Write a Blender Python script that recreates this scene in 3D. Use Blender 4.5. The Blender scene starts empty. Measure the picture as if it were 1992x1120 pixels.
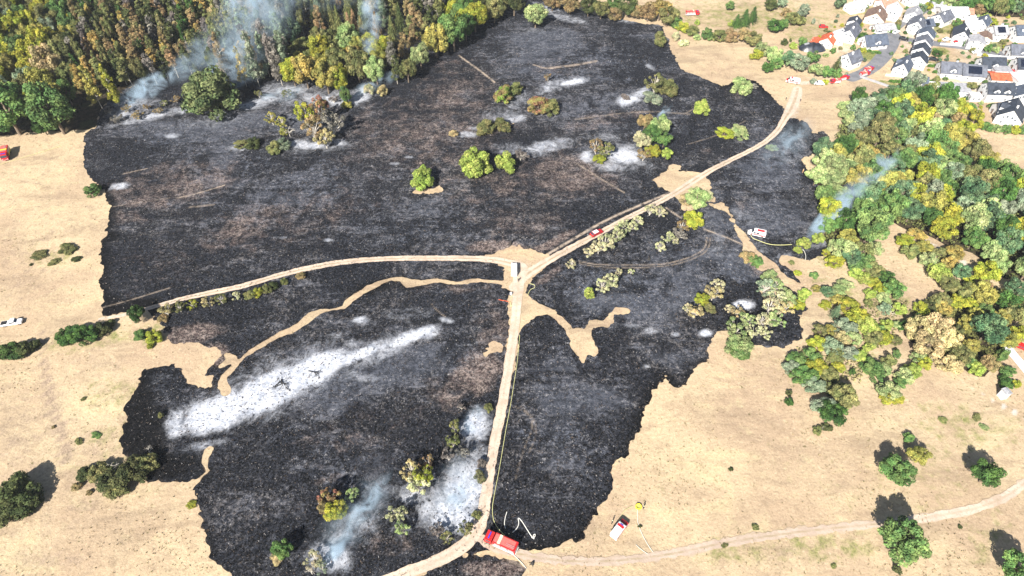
import bpy, bmesh, math, random
import numpy as np
from mathutils import Vector, Matrix

R = math.radians
SC = bpy.context.scene
COL = SC.collection

# ------------------------------------------------------------------ camera
CAM_H = 160.0
PITCH = 47.5
FPX = 1298.0                    # focal length in photo pixels (photo is 1992 wide)
cam_d = bpy.data.cameras.new('camera')
cam = bpy.data.objects.new('camera', cam_d); COL.objects.link(cam)
cam.location = (0, 0, CAM_H)
cam.rotation_euler = (R(90 - PITCH), 0, 0)
cam_d.sensor_width = 36.0
cam_d.lens = 36.0 * FPX / 1992.0
cam_d.clip_start = 1.0
cam_d.clip_end = 6000.0
SC.camera = cam

# ------------------------------------------------------------------ sky, sun, exposure
SUN_EL, SUN_AZ = 38.0, 25.0     # light travels away from the camera, to the right
w = bpy.data.worlds.new('World'); SC.world = w; w.use_nodes = True
nt = w.node_tree; nt.nodes.clear()
sky = nt.nodes.new('ShaderNodeTexSky'); sky.sky_type = 'NISHITA'; sky.sun_disc = False
sky.sun_elevation = R(SUN_EL); sky.sun_rotation = R(180 + SUN_AZ)
bg = nt.nodes.new('ShaderNodeBackground'); bg.inputs['Strength'].default_value = 0.05
wo = nt.nodes.new('ShaderNodeOutputWorld')
nt.links.new(sky.outputs[0], bg.inputs[0]); nt.links.new(bg.outputs[0], wo.inputs[0])
sd = bpy.data.lights.new('sun', 'SUN'); sd.energy = 5.0; sd.angle = R(0.5); sd.color = (1.0, 0.955, 0.88)
sun = bpy.data.objects.new('sun', sd); COL.objects.link(sun)
ldir = Vector((math.sin(R(SUN_AZ)) * math.cos(R(SUN_EL)), math.cos(R(SUN_AZ)) * math.cos(R(SUN_EL)), -math.sin(R(SUN_EL))))
sun.rotation_euler = ldir.to_track_quat('-Z', 'Y').to_euler()
sun.location = (-100, -200, 300)
SC.view_settings.view_transform = 'Standard'; SC.view_settings.look = 'None'
SC.view_settings.exposure = 1.1; SC.view_settings.gamma = 1.0
SC.cycles.max_bounces = 5; SC.cycles.diffuse_bounces = 2; SC.cycles.volume_bounces = 1
SC.cycles.transparent_max_bounces = 8
SC.cycles.volume_step_rate = 2.0

# ------------------------------------------------------------------ geometry of the survey: photo pixel <-> place
sp_, cp_ = math.sin(R(PITCH)), math.cos(R(PITCH))
def H(x, y):
    return (0.55 * np.sin(x * 0.045 + 0.6) * np.cos(y * 0.037 + 0.4) + 0.35 * np.sin(x * 0.081 - y * 0.067 + 1.0)
            + 0.18 * np.sin(x * 0.16 + 1.3) * np.sin(y * 0.19))
def ray(px, py):
    u = (px - 996.0) / FPX; v = (py - 560.0) / FPX
    return u, cp_ - v * sp_, -sp_ - v * cp_
def G(px, py, h=0.0):
    dx, dy, dz = ray(px, py); z = h
    for _ in range(4):
        t = (z - CAM_H) / dz; x = dx * t; y = dy * t; z = float(H(x, y)) + h
    return Vector((x, y, z))
def PX(X, Y):
    zz = H(X, Y) - CAM_H
    dep = Y * cp_ - zz * sp_; up = Y * sp_ + zz * cp_
    return 996.0 + FPX * X / dep, 560.0 - FPX * up / dep
def mpp(px, py, h=0.0):         # metres per photo pixel at that place
    p = G(px, py, h)
    return (p.y * cp_ - (p.z - CAM_H) * sp_) / FPX

# ------------------------------------------------------------------ numeric noise and distance fields
rg = np.random.RandomState(7)
TAB = rg.rand(8, 256, 256)
def vn(x, y, s=0):
    xi = np.floor(x).astype(int); yi = np.floor(y).astype(int)
    fx = x - xi; fy = y - yi; fx = fx * fx * (3 - 2 * fx); fy = fy * fy * (3 - 2 * fy)
    T = TAB[s]; a = T[xi & 255, yi & 255]; b = T[(xi + 1) & 255, yi & 255]
    c = T[xi & 255, (yi + 1) & 255]; d = T[(xi + 1) & 255, (yi + 1) & 255]
    return (a * (1 - fx) + b * fx) * (1 - fy) + (c * (1 - fx) + d * fx) * fy - 0.5
def fbm(x, y, s=0, o=4):
    r = 0; a = 1.0
    for k in range(o):
        r = r + a * vn(x * 2 ** k + 17 * k, y * 2 ** k - 11 * k, (s + k) % 8); a *= 0.55
    return r
def wpts(pts): return np.array([[*G(p[0], p[1])[:2]] for p in pts])
def sd_poly(P, X, Y):
    d = np.full(X.shape, 1e9); ins = np.zeros(X.shape, bool); n = len(P)
    for i in range(n):
        ax, ay = P[i]; bx, by = P[(i + 1) % n]
        ex, ey = bx - ax, by - ay; L = ex * ex + ey * ey + 1e-9
        t = np.clip(((X - ax) * ex + (Y - ay) * ey) / L, 0, 1)
        d = np.minimum(d, (X - ax - t * ex) ** 2 + (Y - ay - t * ey) ** 2)
        if ay != by:
            c = ((ay > Y) != (by > Y)) & (X < (bx - ax) * (Y - ay) / (by - ay) + ax); ins ^= c
    d = np.sqrt(d); return np.where(ins, d, -d)
def sd_line(pts, X, Y):         # pts: (px,py,half width in m) ; positive inside; also returns the centre distance
    P = wpts(pts); W = [p[2] for p in pts]; best = np.full(X.shape, -1e9); cen = np.full(X.shape, 1e9)
    for i in range(len(P) - 1):
        ax, ay = P[i]; bx, by = P[i + 1]; ex, ey = bx - ax, by - ay; L = ex * ex + ey * ey + 1e-9
        t = np.clip(((X - ax) * ex + (Y - ay) * ey) / L, 0, 1)
        dd = np.sqrt((X - ax - t * ex) ** 2 + (Y - ay - t * ey) ** 2)
        best = np.maximum(best, W[i] * (1 - t) + W[i + 1] * t - dd); cen = np.minimum(cen, dd)
    return best, cen
def smooth(pts, it=2):          # corner cutting
    for _ in range(it):
        q = [pts[0]]
        for a, b in zip(pts[:-1], pts[1:]):
            q.append(tuple(0.75 * s + 0.25 * t for s, t in zip(a, b))); q.append(tuple(0.25 * s + 0.75 * t for s, t in zip(a, b)))
        q.append(pts[-1]); pts = q
    return pts
def blobs(L, X, Y):             # soft marks: (px,py,rx,ry,deg,strength), sizes in photo pixels
    U, V = PX(X, Y); r = np.zeros(X.shape)
    for (a, b, rx, ry, dg, s) in L:
        c, sn = math.cos(R(dg)), math.sin(R(dg)); du = U - a; dv = V - b
        q = ((du * c + dv * sn) / rx) ** 2 + ((-du * sn + dv * c) / ry) ** 2
        r = np.maximum(r, s * np.exp(-q * q * 0.7 - q * 0.3))
    return r
def lines(L, X, Y):             # narrow marks: ([(px,py)...], half width m, strength)
    r = np.zeros(X.shape)
    for pts, hw, s in L:
        b, c = sd_line([(p[0], p[1], hw) for p in smooth(pts)], X, Y)
        r = np.maximum(r, s * np.clip(1.4 - c / hw, 0, 1))
    return r

# ------------------------------------------------------------------ objects
def link(o, parent=None):
    COL.objects.link(o)
    if parent is not None: o.parent = parent
    return o
def props(o, label=None, cat=None, group=None, kind=None):
    if label: o['label'] = label
    if cat: o['category'] = cat
    if group: o['group'] = group
    if kind: o['kind'] = kind
    return o
def empty(name, loc, rz=0.0, sc=1.0):
    o = bpy.data.objects.new(name, None); link(o); o.location = loc; o.rotation_euler = (0, 0, rz)
    o.scale = (sc, sc, sc) if not isinstance(sc, tuple) else sc; o.empty_display_size = 0.5
    return o
def np_mesh(name, V, F, mats, smooth_=False, attrs=None, fattr=None, mi=None):
    me = bpy.data.meshes.new(name)
    V = np.asarray(V, np.float32)
    if isinstance(F, np.ndarray):
        n, k = F.shape; me.vertices.add(len(V)); me.vertices.foreach_set('co', V.ravel())
        me.loops.add(n * k); me.loops.foreach_set('vertex_index', F.astype(np.int32).ravel())
        me.polygons.add(n); me.polygons.foreach_set('loop_start', np.arange(0, n * k, k, dtype=np.int32))
        me.update(calc_edges=True)
    else:
        me.from_pydata([tuple(map(float, v)) for v in V], [], F)
    for m in mats: me.materials.append(m)
    if smooth_: me.polygons.foreach_set('use_smooth', np.ones(len(me.polygons), bool))
    if mi is not None: me.polygons.foreach_set('material_index', np.asarray(mi, np.int32))
    for k, a in (attrs or {}).items():
        at = me.attributes.new(k, 'FLOAT', 'POINT'); at.data.foreach_set('value', np.asarray(a, np.float32))
    for k, a in (fattr or {}).items():
        at = me.attributes.new(k, 'FLOAT', 'FACE'); at.data.foreach_set('value', np.asarray(a, np.float32))
    me.validate(); me.update()
    return me

def region(name, f, bbox, c, z, mat, attrs):
    x0, x1, y0, y1 = bbox
    xs = np.arange(x0, x1 + c, c); ys = np.arange(y0, y1 + c, c)
    X, Y = np.meshgrid(xs, ys, indexing='ij'); Fv = f(X, Y); ins = Fv > 0
    nx, ny = X.shape
    ci = ins.astype(int); s = ci[:-1, :-1] + ci[1:, :-1] + ci[1:, 1:] + ci[:-1, 1:]
    fi, fj = np.where(s == 4); mi, mj = np.where((s > 0) & (s < 4))
    idx = -np.ones((nx, ny), int); use = np.zeros((nx, ny), bool)
    for a, b in ((0, 0), (1, 0), (1, 1), (0, 1)):
        use[fi + a, fj + b] = True; use[mi + a, mj + b] = True
    use &= ins; idx[use] = np.arange(use.sum())
    vx = list(X[use]); vy = list(Y[use])
    quads = np.stack([idx[fi, fj], idx[fi + 1, fj], idx[fi + 1, fj + 1], idx[fi, fj + 1]], 1)
    faces = quads.tolist(); cache = {}
    off = ((0, 0), (1, 0), (1, 1), (0, 1))
    for i, j in zip(mi.tolist(), mj.tolist()):
        poly = []
        for k in range(4):
            a = (i + off[k][0], j + off[k][1]); b = (i + off[(k + 1) % 4][0], j + off[(k + 1) % 4][1])
            if ins[a]: poly.append(int(idx[a]))
            if ins[a] != ins[b]:
                key = (a, b) if a < b else (b, a)
                q = cache.get(key)
                if q is None:
                    fa, fb = Fv[a], Fv[b]; t = min(max(fa / (fa - fb), 0.02), 0.98)
                    q = len(vx); vx.append(X[a] + t * (X[b] - X[a])); vy.append(Y[a] + t * (Y[b] - Y[a])); cache[key] = q
                poly.append(q)
        if len(poly) >= 3: faces.append(poly)
    vx = np.array(vx); vy = np.array(vy); V = np.stack([vx, vy, H(vx, vy) + z], 1)
    me = np_mesh(name, V, faces, [mat], True, {k: g(vx, vy) for k, g in attrs.items()})
    o = link(bpy.data.objects.new(name, me)); props(o, kind='structure')
    return o

# ------------------------------------------------------------------ materials
class N:                        # small node helper
    def __init__(s, name, rough=0.9, spec=0.2):
        s.m = bpy.data.materials.new(name); s.m.use_nodes = True; s.t = s.m.node_tree; s.t.nodes.clear()
        s.out = s.t.nodes.new('ShaderNodeOutputMaterial')
        s.b = s.t.nodes.new('ShaderNodeBsdfPrincipled'); s.t.links.new(s.b.outputs[0], s.out.inputs['Surface'])
        s.b.inputs['Roughness'].default_value = rough; s.b.inputs['Specular IOR Level'].default_value = spec
        s.co = s.t.nodes.new('ShaderNodeTexCoord').outputs['Object']
    def put(s, sock, v):
        if hasattr(v, 'is_linked') or hasattr(v, 'links'): s.t.links.new(v, sock)
        elif isinstance(v, tuple) and len(v) == 3 and sock.type == 'RGBA': sock.default_value = (*v, 1)
        else: sock.default_value = v
    def noise(s, scale, detail=4.0, rough=0.55, co=None, dist=0.0):
        n = s.t.nodes.new('ShaderNodeTexNoise'); n.inputs['Scale'].default_value = scale
        n.inputs['Detail'].default_value = detail; n.inputs['Roughness'].default_value = rough; n.inputs['Distortion'].default_value = dist
        s.t.links.new(co or s.co, n.inputs['Vector']); return n.outputs['Fac']
    def voro(s, scale, co=None, out='Distance'):
        n = s.t.nodes.new('ShaderNodeTexVoronoi'); n.inputs['Scale'].default_value = scale
        s.t.links.new(co or s.co, n.inputs['Vector']); return n.outputs[out]
    def scl(s, v):
        n = s.t.nodes.new('ShaderNodeMapping'); n.inputs['Scale'].default_value = v; s.t.links.new(s.co, n.inputs['Vector']); return n.outputs[0]
    def ramp(s, f, a, b, lo=0.0, hi=1.0):
        n = s.t.nodes.new('ShaderNodeMapRange'); n.interpolation_type = 'SMOOTHSTEP'
        s.put(n.inputs[0], f); n.inputs[1].default_value = a; n.inputs[2].default_value = b
        n.inputs[3].default_value = lo; n.inputs[4].default_value = hi; return n.outputs[0]
    def mix(s, f, a, b, mode='MIX'):
        n = s.t.nodes.new('ShaderNodeMix'); n.data_type = 'RGBA'; n.blend_type = mode
        s.put(n.inputs['Factor'], f); s.put(n.inputs[6], a); s.put(n.inputs[7], b); return n.outputs[2]
    def math(s, op, a, b=0.0):
        n = s.t.nodes.new('ShaderNodeMath'); n.operation = op; s.put(n.inputs[0], a); s.put(n.inputs[1], b); return n.outputs[0]
    def attr(s, name, typ='GEOMETRY', out='Fac'):
        n = s.t.nodes.new('ShaderNodeAttribute'); n.attribute_name = name; n.attribute_type = typ; return n.outputs[out]
    def bump(s, h, st=0.5, dist=0.1):
        n = s.t.nodes.new('ShaderNodeBump'); n.inputs['Strength'].default_value = st; n.inputs['Distance'].default_value = dist
        s.put(n.inputs['Height'], h); s.t.links.new(n.outputs[0], s.b.inputs['Normal'])
    def col(s, c): s.put(s.b.inputs['Base Color'], c); return s.m

def simple(name, c, rough=0.6, metal=0.0, var=0.12, scale=1.5, spec=0.3):
    n = N(name, rough, spec); n.b.inputs['Metallic'].default_value = metal
    f = n.noise(scale, 4)
    return n.col(n.mix(n.ramp(f, 0.3, 0.7), tuple(x * (1 - var) for x in c), tuple(min(1, x * (1 + var)) for x in c)))

# dry grass ground
def make_ground_mat():
    n = N('dry_grass', 0.95, 0.1)
    fine = n.noise(1.5, 6, 0.8); mid = n.noise(0.23, 5, 0.62); big = n.noise(0.035, 4, 0.55)
    c = n.mix(n.ramp(big, 0.35, 0.65), (0.43, 0.315, 0.21), (0.52, 0.405, 0.26))
    c = n.mix(n.ramp(mid, 0.50, 0.72, 0, 0.7), c, (0.34, 0.25, 0.165))
    c = n.mix(n.ramp(mid, 0.46, 0.28, 0, 0.6), c, (0.55, 0.45, 0.27))
    str_ = n.noise(1.0, 4, 0.6, n.scl((0.12, 0.7, 1)))
    c = n.mix(n.ramp(str_, 0.52, 0.72, 0, 0.35), c, (0.30, 0.22, 0.15))
    sw = n.noise(0.09, 6, 0.7, n.scl((0.35, 1.0, 1)), 0.6); c = n.mix(n.ramp(sw, 0.50, 0.68, 0, 0.6), c, (0.26, 0.19, 0.13)); c = n.mix(n.ramp(sw, 0.46, 0.32, 0, 0.5), c, (0.58, 0.48, 0.28))
    c = n.mix(n.ramp(fine, 0.50, 0.68, 0, 0.55), c, (0.20, 0.145, 0.085))
    f3 = n.noise(0.85, 5, 0.7); c = n.mix(n.ramp(f3, 0.54, 0.7, 0, 0.45), c, (0.25, 0.185, 0.115))
    c = n.mix(n.ramp(fine, 0.46, 0.30, 0, 0.5), c, (0.70, 0.60, 0.40))
    gn = n.ramp(n.math('ADD', n.attr('green'), n.math('MULTIPLY', n.math('SUBTRACT', n.noise(0.3, 6, 0.7), 0.5), 1.5)), 0.28, 0.8)
    c = n.mix(gn, c, n.mix(n.ramp(fine, 0.35, 0.65), (0.27, 0.27, 0.09), (0.13, 0.145, 0.05)))
    bn = n.ramp(n.math('ADD', n.attr('soil_tan'), n.math('MULTIPLY', n.math('SUBTRACT', n.noise(0.28, 6, 0.7), 0.5), 1.5)), 0.22, 0.85)
    c = n.mix(n.math('MULTIPLY', bn, 0.7), c, n.mix(n.ramp(fine, 0.4, 0.6), (0.36, 0.26, 0.2), (0.17, 0.13, 0.1)))
    pl = n.ramp(n.math('ADD', n.attr('pale'), n.math('MULTIPLY', n.math('SUBTRACT', n.noise(0.6, 4, 0.6), 0.5), 0.5)), 0.3, 0.7)
    c = n.mix(n.math('MULTIPLY', pl, 0.85), c, n.mix(n.ramp(n.noise(0.9, 3), 0.4, 0.6), (0.62, 0.55, 0.47), (0.5, 0.46, 0.42)))
    # scattered dark weeds
    sp = n.ramp(n.noise(0.75, 3, 0.5), 0.66, 0.75)
    c = n.mix(n.math('MULTIPLY', sp, 0.65), c, (0.12, 0.11, 0.04))
    n.bump(n.math('ADD', fine, n.math('MULTIPLY', mid, 2.0)), 0.6, 0.3)
    return n.col(c)
def make_burn_mat():
    n = N('charred_ground', 0.9, 0.12)
    fine = n.noise(1.6, 7, 0.85); f2 = n.noise(0.7, 7, 0.85, dist=0.5); mid = n.noise(0.11, 8, 0.74, dist=1.2); big = n.noise(0.026, 6, 0.65, dist=0.8)
    rot = n.t.nodes.new('ShaderNodeMapping'); rot.inputs['Rotation'].default_value = (0, 0, R(-14)); rot.inputs['Scale'].default_value = (0.2, 1.0, 1); n.t.links.new(n.co, rot.inputs['Vector'])
    str_ = n.noise(0.5, 7, 0.75, rot.outputs[0]); stb = n.noise(0.11, 6, 0.7, rot.outputs[0], 0.5)
    c = n.mix(n.ramp(fine, 0.46, 0.60), (0.0016, 0.0018, 0.0026), (0.040, 0.044, 0.058))
    gain = n.math('ADD', n.math('ADD', big, n.math('MULTIPLY', n.attr('grey'), 0.5)), n.math('MULTIPLY', n.math('SUBTRACT', stb, 0.5), 0.7))
    amp = n.math('MULTIPLY', n.ramp(mid, 0.40, 0.60, 0.08, 1), n.ramp(gain, 0.38, 0.68, 0.12, 1))
    c = n.mix(n.math('MULTIPLY', n.ramp(f2, 0.49, 0.60), amp), c, n.mix(n.ramp(big, 0.42, 0.58), (0.17, 0.185, 0.23), (0.24, 0.215, 0.205)))
    c = n.mix(n.math('MULTIPLY', n.ramp(str_, 0.53, 0.66, 0, 0.8), amp), c, (0.19, 0.195, 0.225))
    c = n.mix(n.math('MULTIPLY', n.ramp(n.math('ADD', gain, n.math('MULTIPLY', n.math('SUBTRACT', mid, 0.5), 0.6)), 0.56, 0.82, 0, 0.75), n.ramp(f2, 0.40, 0.58, 0.3, 1)), c, (0.115, 0.127, 0.16))
    fl = n.ramp(n.noise(1.0, 7, 0.88), 0.565, 0.63)
    c = n.mix(n.math('MULTIPLY', fl, n.ramp(amp, 0.02, 0.7, 0.18, 0.95)), c, (0.44, 0.42, 0.42))
    br = n.math('ADD', n.attr('brown'), n.math('ADD', n.math('MULTIPLY', n.math('SUBTRACT', n.noise(0.16, 8, 0.78, dist=0.6), 0.5), 2.2), n.math('MULTIPLY', n.math('SUBTRACT', stb, 0.5), 1.0)))
    brm = n.math('MULTIPLY', n.ramp(br, 0.25, 0.9), n.ramp(fine, 0.42, 0.56, 0.10, 1))
    c = n.mix(n.math('MULTIPLY', brm, 0.95), c, n.mix(n.ramp(f2, 0.42, 0.6), (0.12, 0.085, 0.08), (0.44, 0.35, 0.30)))
    rim = n.ramp(n.math('ADD', n.attr('rim'), n.math('MULTIPLY', n.math('SUBTRACT', mid, 0.5), 0.8)), 0.3, 1.0, 0, 0.88)
    c = n.mix(rim, c, n.mix(n.ramp(fine, 0.52, 0.66), (0.0015, 0.0015, 0.002), (0.03, 0.027, 0.027)))
    sc = n.ramp(n.math('ADD', n.attr('fringe'), n.math('MULTIPLY', n.math('SUBTRACT', n.noise(0.6, 6, 0.8), 0.5), 2.0)), 0.75, 1.2, 0, 0.75)
    c = n.mix(sc, c, n.mix(n.ramp(fine, 0.45, 0.58), (0.09, 0.06, 0.04), (0.30, 0.22, 0.14)))
    tn = n.math('MULTIPLY', n.attr('trail'), n.ramp(n.noise(0.45, 6, 0.75), 0.36, 0.56, 0.12, 1.15))
    c = n.mix(tn, c, (0.46, 0.37, 0.29))
    an = n.math('ADD', n.attr('ash'), n.math('ADD', n.math('MULTIPLY', n.math('SUBTRACT', n.noise(0.16, 9, 0.8, dist=1.2), 0.5), 2.3), n.math('MULTIPLY', n.math('SUBTRACT', fine, 0.5), 0.6)))
    am = n.ramp(an, 0.20, 1.35, 0, 1)
    c = n.mix(am, c, n.mix(n.ramp(n.noise(0.5, 8, 0.8), 0.42, 0.62), (0.70, 0.715, 0.77), (0.40, 0.43, 0.50)))
    n.bump(n.math('ADD', fine, n.math('MULTIPLY', f2, 1.5)), 0.9, 0.35)
    return n.col(c)
def make_track_mat(name='dry_dirt', k=1.0):
    n = N(name, 0.95, 0.1)
    fine = n.noise(1.8, 5, 0.7); mid = n.noise(0.25, 4, 0.6)
    c = n.mix(n.ramp(mid, 0.3, 0.7), tuple(k * q for q in (0.50, 0.39, 0.31)), tuple(k * q for q in (0.62, 0.50, 0.40)))
    c = n.mix(n.ramp(fine, 0.50, 0.66, 0, 0.6), c, (0.36, 0.27, 0.2)); c = n.mix(n.ramp(n.noise(0.12, 6, 0.7), 0.5, 0.65, 0, 0.55), c, (0.38, 0.29, 0.21))
    u = n.attr('across')        # 0 at the centre line, 1 at the edge
    cen = n.math('MULTIPLY', n.ramp(u, 0.36, 0.10), n.ramp(n.noise(0.35, 5, 0.7), 0.36, 0.58, 0.25, 0.95))
    c = n.mix(n.math('MULTIPLY', cen, n.attr('crown')), c, (0.33, 0.26, 0.17))
    edge = n.ramp(n.math('ADD', u, n.math('MULTIPLY', n.math('SUBTRACT', fine, 0.5), 0.8)), 0.75, 1.1, 0, 0.6)
    c = n.mix(edge, c, (0.40, 0.31, 0.21))
    n.bump(fine, 0.5, 0.15)
    return n.col(c)
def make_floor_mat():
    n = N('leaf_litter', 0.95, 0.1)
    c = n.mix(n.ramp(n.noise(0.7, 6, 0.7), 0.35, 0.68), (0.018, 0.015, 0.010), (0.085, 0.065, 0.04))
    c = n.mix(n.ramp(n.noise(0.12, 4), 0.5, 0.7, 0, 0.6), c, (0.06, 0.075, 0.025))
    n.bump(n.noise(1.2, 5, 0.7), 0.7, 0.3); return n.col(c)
def make_asphalt_mat():
    n = N('asphalt', 0.85, 0.2)
    c = n.mix(n.ramp(n.noise(0.3, 5, 0.6), 0.35, 0.65), (0.15, 0.155, 0.17), (0.21, 0.21, 0.225))
    return n.col(n.mix(n.ramp(n.noise(3.0, 3), 0.5, 0.7, 0, 0.4), c, (0.1, 0.1, 0.11)))
M_GROUND = make_ground_mat(); M_BURN = make_burn_mat(); M_TRACK = make_track_mat(); M_TRACK2 = make_track_mat('worn_field_dirt', 0.80); M_FLOOR = make_floor_mat(); M_ASPH = make_asphalt_mat()

def leaf_mat():
    n = N('foliage', 0.75, 0.15)
    oi = n.t.nodes.new('ShaderNodeObjectInfo')
    off = n.t.nodes.new('ShaderNodeVectorMath'); off.operation = 'ADD'
    n.t.links.new(n.co, off.inputs[0])
    cm = n.t.nodes.new('ShaderNodeCombineXYZ'); n.t.links.new(n.math('MULTIPLY', oi.outputs['Random'], 37.0), cm.inputs[0]); n.t.links.new(n.math('MULTIPLY', oi.outputs['Random'], 91.0), cm.inputs[1])
    n.t.links.new(cm.outputs[0], off.inputs[1])
    nz = n.noise(3.2, 5, 0.7, off.outputs[0])
    c = n.mix(n.ramp(nz, 0.42, 0.60), oi.outputs['Color'], n.attr('tone_b', 'OBJECT', 'Color'))
    c = n.mix(1.0, c, n.mix(n.attr('tone'), (0.30, 0.32, 0.36), (1.65, 1.55, 1.6)), 'MULTIPLY')
    n.col(c)
    tr = n.t.nodes.new('ShaderNodeBsdfTranslucent'); n.t.links.new(c, tr.inputs['Color'])
    ms = n.t.nodes.new('ShaderNodeMixShader'); ms.inputs[0].default_value = 0.10
    n.t.links.new(n.b.outputs[0], ms.inputs[1]); n.t.links.new(tr.outputs[0], ms.inputs[2]); n.t.links.new(ms.outputs[0], n.out.inputs['Surface'])
    return n.m
M_LEAF = leaf_mat()
M_BARK = simple('bark', (0.17, 0.13, 0.095), 0.9, var=0.4, scale=6)
M_PALEBARK = simple('pale_bark', (0.42, 0.38, 0.32), 0.9, var=0.3, scale=6)
M_CHAR = simple('charred_bark', (0.035, 0.032, 0.03), 0.9, var=0.5, scale=6)
M_DEAD = simple('bleached_wood', (0.5, 0.46, 0.4), 0.9, var=0.25, scale=4)
M_WALL = simple('white_render', (0.66, 0.655, 0.65), 0.85, var=0.05, scale=0.6)
M_CREAM = simple('cream_render', (0.66, 0.56, 0.46), 0.85, var=0.06, scale=0.6)
M_FRAME = simple('white_trim', (0.75, 0.75, 0.75), 0.5, var=0.03)
M_SOLAR = simple('solar_glass', (0.012, 0.016, 0.03), 0.15, var=0.2, spec=0.5)
M_GLASS = simple('window_glass', (0.04, 0.055, 0.075), 0.12, var=0.4, scale=0.8, spec=0.6)
M_RED = simple('red_paint', (0.46, 0.022, 0.024), 0.35, var=0.08)
M_DRED = simple('worn_red_deck', (0.60, 0.13, 0.11), 0.6, var=0.12, scale=2)
M_WHITE = simple('white_paint', (0.80, 0.80, 0.80), 0.35, var=0.03)
M_YEL = simple('yellow_paint', (0.72, 0.62, 0.04), 0.45, var=0.06)
M_SILV = simple('bare_aluminium', (0.55, 0.55, 0.56), 0.4, 0.5, 0.15, 4)
M_TYRE = simple('rubber', (0.018, 0.018, 0.02), 0.8, var=0.2)
M_RIM = simple('steel_rim', (0.35, 0.35, 0.36), 0.4, 0.6)
M_BLUE = simple('blue_lens', (0.02, 0.06, 0.5), 0.25)
M_HOSE = simple('hose_fabric', (0.74, 0.72, 0.66), 0.85, var=0.12, scale=3)
M_YHOSE = simple('yellow_hose_fabric', (0.62, 0.60, 0.28), 0.85, var=0.12, scale=3)
M_RHOSE = simple('red_hose_fabric', (0.6, 0.12, 0.05), 0.85)
M_TARP = simple('black_sheeting', (0.025, 0.03, 0.04), 0.35, var=0.5, scale=0.5, spec=0.5)
M_CONC = simple('pale_concrete', (0.66, 0.67, 0.70), 0.9, var=0.08, scale=0.3)
M_UNIF = simple('dark_uniform', (0.025, 0.027, 0.035), 0.85, var=0.2, scale=4)
M_SKIN = simple('skin', (0.45, 0.27, 0.19), 0.6)
M_HIVIS = simple('pale_helmet', (0.7, 0.72, 0.45), 0.4)
ROOFC = {}
def roof_mat(c):
    if c not in ROOFC:
        rgb = {'grey': (0.13, 0.14, 0.17), 'dark': (0.045, 0.055, 0.075), 'orange': (0.60, 0.13, 0.06), 'light': (0.36, 0.36, 0.38),
               'brown': (0.2, 0.13, 0.1), 'white': (0.68, 0.68, 0.69), 'terra': (0.5, 0.24, 0.17), 'slate': (0.09, 0.11, 0.15)}[c]
        n = N(c + '_roof_tiles', 0.7, 0.3)
        wv = n.t.nodes.new('ShaderNodeTexWave'); wv.inputs['Scale'].default_value = 1.6; wv.bands_direction = 'Z'; wv.inputs['Distortion'].default_value = 0.6
        n.t.links.new(n.co, wv.inputs['Vector'])
        a = n.mix(n.ramp(n.noise(0.8, 5, 0.65), 0.35, 0.65), tuple(x * 0.75 for x in rgb), tuple(min(1, x * 1.25) for x in rgb))
        n.bump(wv.outputs['Fac'], 0.4, 0.08)
        ROOFC[c] = n.col(n.mix(n.math('MULTIPLY', wv.outputs['Fac'], 0.25), a, tuple(x * 0.5 for x in rgb)))
    return ROOFC[c]

# ------------------------------------------------------------------ THE SETTING
BURN = [(165,258),(160,290),(165,330),(180,352),(205,372),(215,400),(208,430),(203,455),(195,485),(200,510),(196,545),(200,580),(200,614),
 (240,606),(290,600),(297,613),(321,640),(329,662),(343,667),(372,667),(418,672),(425,690),(405,705),(400,718),(388,731),(412,735),(415,752),(385,750),
 (368,745),(356,718),(343,713),(338,708),(310,715),(280,720),(275,730),(262,765),(240,788),(236,795),(245,820),(236,850),(233,858),(240,880),(243,882),(262,890),
 (285,905),(290,936),(321,935),(361,939),(380,935),(385,935),(375,951),(386,981),(396,1024),(410,1053),(408,1088),(439,1112),(455,1150),(480,1210),(760,1210),
 (800,1125),(850,1100),(902,1078),(955,1070),(1000,1082),(1040,1068),(1067,1072),(1094,1061),(1126,1048),(1147,1029),(1163,1002),(1182,970),(1193,946),(1198,908),(1214,898),(1238,855),(1249,817),
 (1262,790),(1268,766),(1295,735),(1303,750),(1319,757),(1337,753),(1351,726),(1367,707),(1380,703),(1379,680),(1391,654),(1394,643),(1410,640),(1430,660),(1466,672),
 (1500,678),(1524,675),(1559,659),(1563,646),(1551,614),(1560,606),(1570,600),(1570,588),(1555,570),(1559,548),(1532,521),(1513,502),(1519,494),(1559,502),(1580,506),(1607,500),
 (1612,478),(1600,462),(1590,455),(1600,430),(1600,400),(1600,370),(1585,345),(1572,335),(1562,310),(1580,300),(1594,297),(1612,276),(1615,265),(1602,254),(1590,259),(1580,257),(1572,236),(1555,232),(1535,230),(1522,246),
 (1516,248),(1524,228),(1532,214),(1516,203),(1500,185),(1469,158),(1442,149),(1415,165),(1404,167),(1375,155),(1343,142),(1324,134),(1316,118),(1303,88),(1300,78),(1289,59),(1289,51),(1241,43),
 (1187,32),(1150,27),(1102,11),(1062,6),(1040,-20),(980,-60),(700,-60),(560,0),(470,60),(400,110),(330,140),(240,175),(195,215),(188,248)]
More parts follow.
